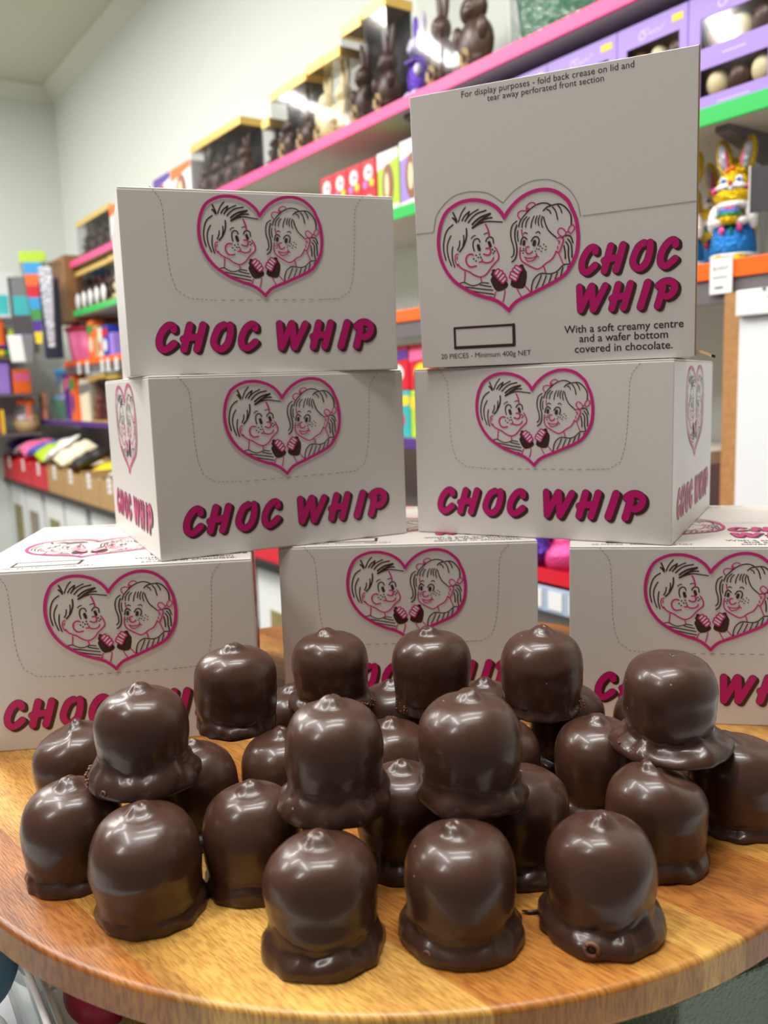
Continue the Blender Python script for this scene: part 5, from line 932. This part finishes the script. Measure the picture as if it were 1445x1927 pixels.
# ---------------------------------------------------------------- chocolate covered marshmallows
H0 = .0558
def marshmallow(label, x, y, z, seed, tilt=(0, 0), dome=1.0, hgt=1.0, tip=True, footw=1.0, squash=0.0, tipo=(0, 0), group='chocolate covered marshmallows', wob=1.1, round_=.5, footh=1.0):
    rnd = random.Random(seed); off = Vector((rnd.uniform(-50, 50), rnd.uniform(-50, 50), rnd.uniform(-50, 50)))
    t = thing('chocolate_marshmallow', label, 'chocolate', (x, y, z), rnd.uniform(0, 6.28) * 0, group)
    flat = [(.0200, .0030), (.0222, .0060), (.0232, .0090), (.0239, .0130), (.0246, .0180), (.0251, .0230), (.0255, .0280), (.0257, .0325), (.0254, .0368), (.0246, .0405), (.0232, .0438), (.0212, .0465), (.0186, .0486), (.0156, .0501), (.0126, .0509)]
    rnd_ = [(.0200, .0030), (.0226, .0060), (.0238, .0090), (.0246, .0130), (.0252, .0180), (.0256, .0225), (.0257, .0265), (.0255, .0305), (.0249, .0345), (.0238, .0383), (.0222, .0418), (.0201, .0449), (.0176, .0474), (.0148, .0494), (.0121, .0506)]
    prof = [(a_[0] * (1 - round_) + c_[0] * round_, a_[1] * (1 - round_) + c_[1] * round_) for a_, c_ in zip(flat, rnd_)]
    tp = [(.0112, .0511), (.0098, .0515), (.0086, .0520), (.0074, .0528), (.0063, .0537), (.0052, .0547), (.0040, .0556), (.0026, .0562), (.0011, .0565)]
    prof += tp if tip else [(.0110, .0511), (.0095, .0514), (.0080, .0517), (.0064, .0519), (.0050, .0520), (.0036, .0521), (.0024, .0521), (.0012, .0521), (.0006, .0521)]
    n = 64; vs = []; P = []
    for i in range(len(prof) - 1):              # finer rows
        a, c = prof[i], prof[i + 1]
        for k in range(2): P.append((a[0] + (c[0] - a[0]) * k / 2, a[1] + (c[1] - a[1]) * k / 2))
    P.append(prof[-1])
    ph = rnd.uniform(0, 6.28); hz = rnd.uniform(.032, .046); am = rnd.uniform(.010, .028) * wob
    def dk(a, zz):
        ca, sa = math.cos(a), math.sin(a); up_ = max(0, min(1, (zz - .043) / .007))
        big = noise.noise(Vector((ca * 1.1, sa * 1.1, zz * 38)) + off)
        rip = noise.noise(Vector((ca * .6, sa * .6, zz * 120)) + off); r2 = noise.noise(Vector((ca * 1.6, sa * 1.6, zz * 230)) + off)
        lo = max(0, min(1, (.038 - zz) / .012))
        return 1 + (am * 1.8 * big + am * 1.3 * rip * (.25 + .75 * lo) + am * .5 * r2 * lo) * (1 - up_ * .95) + .024 * math.cos(a * 2 + ph) * (1 - up_)
    def place(r, a, zz):
        lx = tipo[0] * max(0, (zz - .047) / .009) ** 1.3; ly = tipo[1] * max(0, (zz - .047) / .009) ** 1.3; ca, sa = math.cos(a), math.sin(a)
        z2 = zz * hgt * (1 + .02 * noise.noise(Vector((ca * .8, sa * .8, 3)) + off) * (zz > .03)) - squash * max(0, ca * math.cos(ph) + sa * math.sin(ph)) * (zz / H0) ** 2 * .01
        return (r * ca + lx + math.tan(tilt[0]) * zz, r * sa + ly + math.tan(tilt[1]) * zz, z2)
    AN = [2 * PI * i / n for i in range(n)]
    for r_, zz in P: vs += [place(r_ * dome * dk(a, zz), a, zz) for a in AN]
    m2 = len(P); fs = [(j * n + i, j * n + (i + 1) % n, (j + 1) * n + (i + 1) % n, (j + 1) * n + i) for j in range(m2 - 1) for i in range(n)]
    fs.append(tuple((m2 - 1) * n + i for i in range(n)))
    b = MB(); b.add(vs, fs, 0, True); d = b.build('coated_dome', M['choc'], t)
    def dr(zz):
        for (r0, z0), (r1, z1) in zip(prof, prof[1:]):
            if z0 <= zz <= z1: return r0 + (r1 - r0) * (zz - z0) / (z1 - z0)
        return prof[0][0]
    # spread foot: an uneven lip of set chocolate that melts into the dome
    ft = [(0, .0, .70), (1, .0, .95), (1, .0006, 1.0), (1, .0016, 1.02), (1, .0032, 1.0), (1, .0046, .93), (1, .0060, .78), (1, .0072, .55), (1, .0082, .33), (1, .0092, .16), (1, .0104, .07), (1, .0118, .03), (1, .0130, -.03)]
    vs = []; ph2 = rnd.uniform(0, 6.28)
    for j, (q, zz, w_) in enumerate(ft):
        for a in AN:
            ca, sa = math.cos(a), math.sin(a)
            e = noise.noise(Vector((ca * 2.1, sa * 2.1, 0)) + off); e2 = noise.noise(Vector((ca * 4.2, sa * 4.2, zz * 150)) + off); e3 = noise.noise(Vector((ca * 1.3, sa * 1.3, 7)) + off)
            fr = .0284 * footw * dome ** .5 * (1 + .055 * e + .022 * math.cos(a + ph2)) + .0009 * e2
            zk = zz * max(.35, (1 + .42 * e3 + .22 * e2) * footh)
            base_r = dr(max(.0031, zk)) * dome * dk(a, zk)
            fr = max(fr, base_r + .0004)
            r_ = base_r + (fr - base_r) * w_ + (.0007 * e2 * (w_ > .1)) if w_ >= 0 else base_r - .0006
            if q == 0: r_ = .016
            p = place(r_, a, zk); vs.append((p[0], p[1], zk))
    m2 = len(ft); fs = [(j * n + i, j * n + (i + 1) % n, (j + 1) * n + (i + 1) % n, (j + 1) * n + i) for j in range(m2 - 1) for i in range(n)] + [tuple(range(n))[::-1]]
    b = MB(); b.add(vs, fs, 0, True); b.build('foot_rim', M['choc_foot'], t)
    if tilt == (0, 0): pass
    return t
ZT = .0498
BASE = [ # label, x, y, seed, options
 ('broad leaning chocolate at the board edge, lowest on the far left front', -.1242, .3993, 1, dict(dome=1.10, hgt=1.0, footw=.93, tilt=(-.03, 0), round_=.75, footh=.8)),
 ('front chocolate at the board rim directly under the bench-side stacked one', -.0346, .3664, 2, dict(dome=1.01, tipo=(-.001, 0), round_=.5, wob=1.4, footh=1.3)),
 ('front chocolate directly under the tall centre stacked one', .0302, .3714, 3, dict(dome=1.04, footw=1.01, tipo=(-.003, 0), round_=.4, footh=1.25)),
 ('front chocolate with the open bubble hole in its foot', .0969, .3746, 4, dict(dome=.985, footw=1.06, round_=.5, footh=1.3)),
 ('second-line chocolate farthest toward the bench side edge', -.1742, .4345, 5, dict(dome=1.02, hgt=.97, footw=.92, round_=.75, footh=.8)),
 ('second-line chocolate standing between two front ones, bench side', -.0748, .4201, 6, dict(dome=1.0, footw=.92, round_=.7)),
 ('smooth slanted chocolate touching the lower box with cut lettering', -.2010, .5160, 7, dict(dome=1.04, squash=.5, hgt=.98)),
 ('half-hidden chocolate tucked behind the crumbly-footed stacked one', -.1180, .4760, 8, dict()),
 ('shaded chocolate seen between the two central stacked ones', .0050, .4380, 9, dict(dome=.98)),
 ('shaded chocolate just right of the tall centre stacked one', .0680, .4300, 10, dict(dome=1.0, tip=False)),
 ('scuffed chocolate with pale scratches beside the wide-brimmed one', .1250, .4940, 11, dict(dome=1.02)),
 ('slim chocolate with a sharp tip supporting the wide-brimmed one', .1406, .4291, 12, dict(dome=1.02, footw=.97, tipo=(-.004, 0), squash=.6)),
 ('chocolate farthest toward the cabinet side of the board', .1998, .4663, 13, dict(dome=1.05, hgt=.96, tipo=(-.009, .002), footw=.93, round_=.65, footh=.7)),
 ('small dark chocolate peeking behind the rippled stacked one', -.0670, .4890, 14, dict(dome=.97)),
 ('glossy chocolate in shade between the two central domes, rear', -.0000, .5000, 15, dict(dome=.99)),
 ('dim chocolate squeezed behind the tall centre one', .0660, .4960, 16, dict(dome=.98, tip=False)),
 ('rear chocolate glimpsed between the first two back stacked ones', -.0680, .5660, 17, dict(dome=.97)),
 ('rear chocolate glimpsed between second and third back stacked ones', .0010, .5670, 18, dict(dome=.99)),
 ('rear chocolate glimpsed behind the third back stacked one', .0650, .5650, 19, dict(dome=.97)),
 ('rear chocolate glimpsed behind the fourth back stacked one', .1200, .5560, 20, dict(dome=.98)),
 ('rear chocolate almost hidden behind the wide-brimmed one', .1740, .5420, 21, dict(dome=.96)),
]
TOP = [
 ('stacked chocolate with a crumbly broken foot, toward the bench side', -.1350, .4413, 31, dict(hgt=.965, dome=.97, footw=1.06, wob=1.0, round_=.4, footh=1.4)),
 ('rippled stacked chocolate in the centre with a dripping foot', -.0290, .4064, 32, dict(hgt=1.0, dome=1.0, footw=1.02, wob=1.6, round_=.55, footh=1.3)),
 ('tall smooth stacked chocolate in the centre with a pointed tip', .0396, .4114, 33, dict(hgt=.99, dome=1.05, footw=.97, wob=.7, round_=.65, footh=1.3)),
 ('back stacked chocolate before the gap between two lower boxes', -.0961, .5120, 34, dict(hgt=.95, dome=1.0, footw=.87, tipo=(0, -.002), round_=.35)),
 ('back stacked chocolate with a fine tip before the lower middle box', -.0390, .5434, 35, dict(hgt=.92, dome=.99, footw=1.0, tipo=(-.002, 0), round_=.25)),
 ('back stacked chocolate covering the heart tip of the lower middle box', .0274, .5325, 36, dict(hgt=.96, dome=.99, footw=.86, wob=1.3, tipo=(-.002, -.002), round_=.3)),
 ('back stacked chocolate with a long tip beside the lower cabinet-side box', .0970, .5230, 37, dict(hgt=.97, dome=1.02, footw=.86, wob=1.0, round_=.6)),
 ('tipless stacked chocolate with a wide thin brim', .1579, .4620, 38, dict(hgt=1.02, dome=1.02, footw=1.16, tip=False, wob=1.2, round_=.15)),
]
for lab, x, y, s, kw in BASE: marshmallow(lab, x, y, .0002, s, **kw)
TOPS = [marshmallow(lab, x, y, ZT, s, **kw) for lab, x, y, s, kw in TOP]
# burst air bubbles and crumbs on the feet
chs = {o['label']: o for o in COL.objects if o.name.startswith('chocolate_marshmallow')}
def bubble(lab, ang, z, r, rr=.0284):
    o = chs[lab]; b = MB(); b.tube([(r * math.cos(k * PI / 8), 0, r * math.sin(k * PI / 8)) for k in range(16)], r * .32, 8, closed=True)
    b.lathe([(r * .8, -.0002), (r * .8, .0002)], 12, 1, tf=Matrix.Rotation(PI / 2, 4, 'X'))
    b.build('burst_bubble', [M['choc_crumb'], M['dark_paint']], o, (rr * math.cos(ang), rr * math.sin(ang), z), (0, 0, ang + PI / 2))
bubble(BASE[3][0], R(-112), .0062, .0030, .0296); bubble(BASE[2][0], R(-128), .005, .0018, .0285); bubble(TOP[0][0], R(-120), .004, .0014, .0292)
def crumbs(lab, ang, n, seed, rr=.0285, z0=.002, z1=.008, s=.0013):
    rnd = random.Random(seed); b = MB()
    for i in range(n):
        a = ang + rnd.uniform(-.28, .28); r_ = rr + rnd.uniform(-.002, .001); b.ball((r_ * math.cos(a), r_ * math.sin(a), rnd.uniform(z0, z1)), [rnd.uniform(.4, 1) * s for _ in range(3)], nu=6, nv=4)
    o = b.build('crumb_patch', M['choc_crumb'], chs[lab]); o['kind'] = 'stuff'
crumbs(TOP[0][0], R(-165), 34, 1, .0296); crumbs(TOP[7][0], R(-160), 20, 2, .031, .001, .006, .001); crumbs(TOP[6][0], R(-35), 18, 3, .0262, .003, .012, .0009); crumbs(TOP[5][0], R(-150), 12, 4, .0258, .002, .008, .0009); crumbs(TOP[4][0], R(-25), 14, 5, .0285, .001, .007, .0009)
b = MB(); b.tube([(-.005, 0, .0012), (-.002, -.0012, .0010), (.002, -.0010, .0011), (.005, .001, .0012)], [.0004, .0009, .0009, .0003], 6)
tag(b.build('chocolate_shaving', M['choc_foot'], None, (.0660, .3850, .0001)), 'small curled chocolate shaving on the bare board, front', 'shaving')
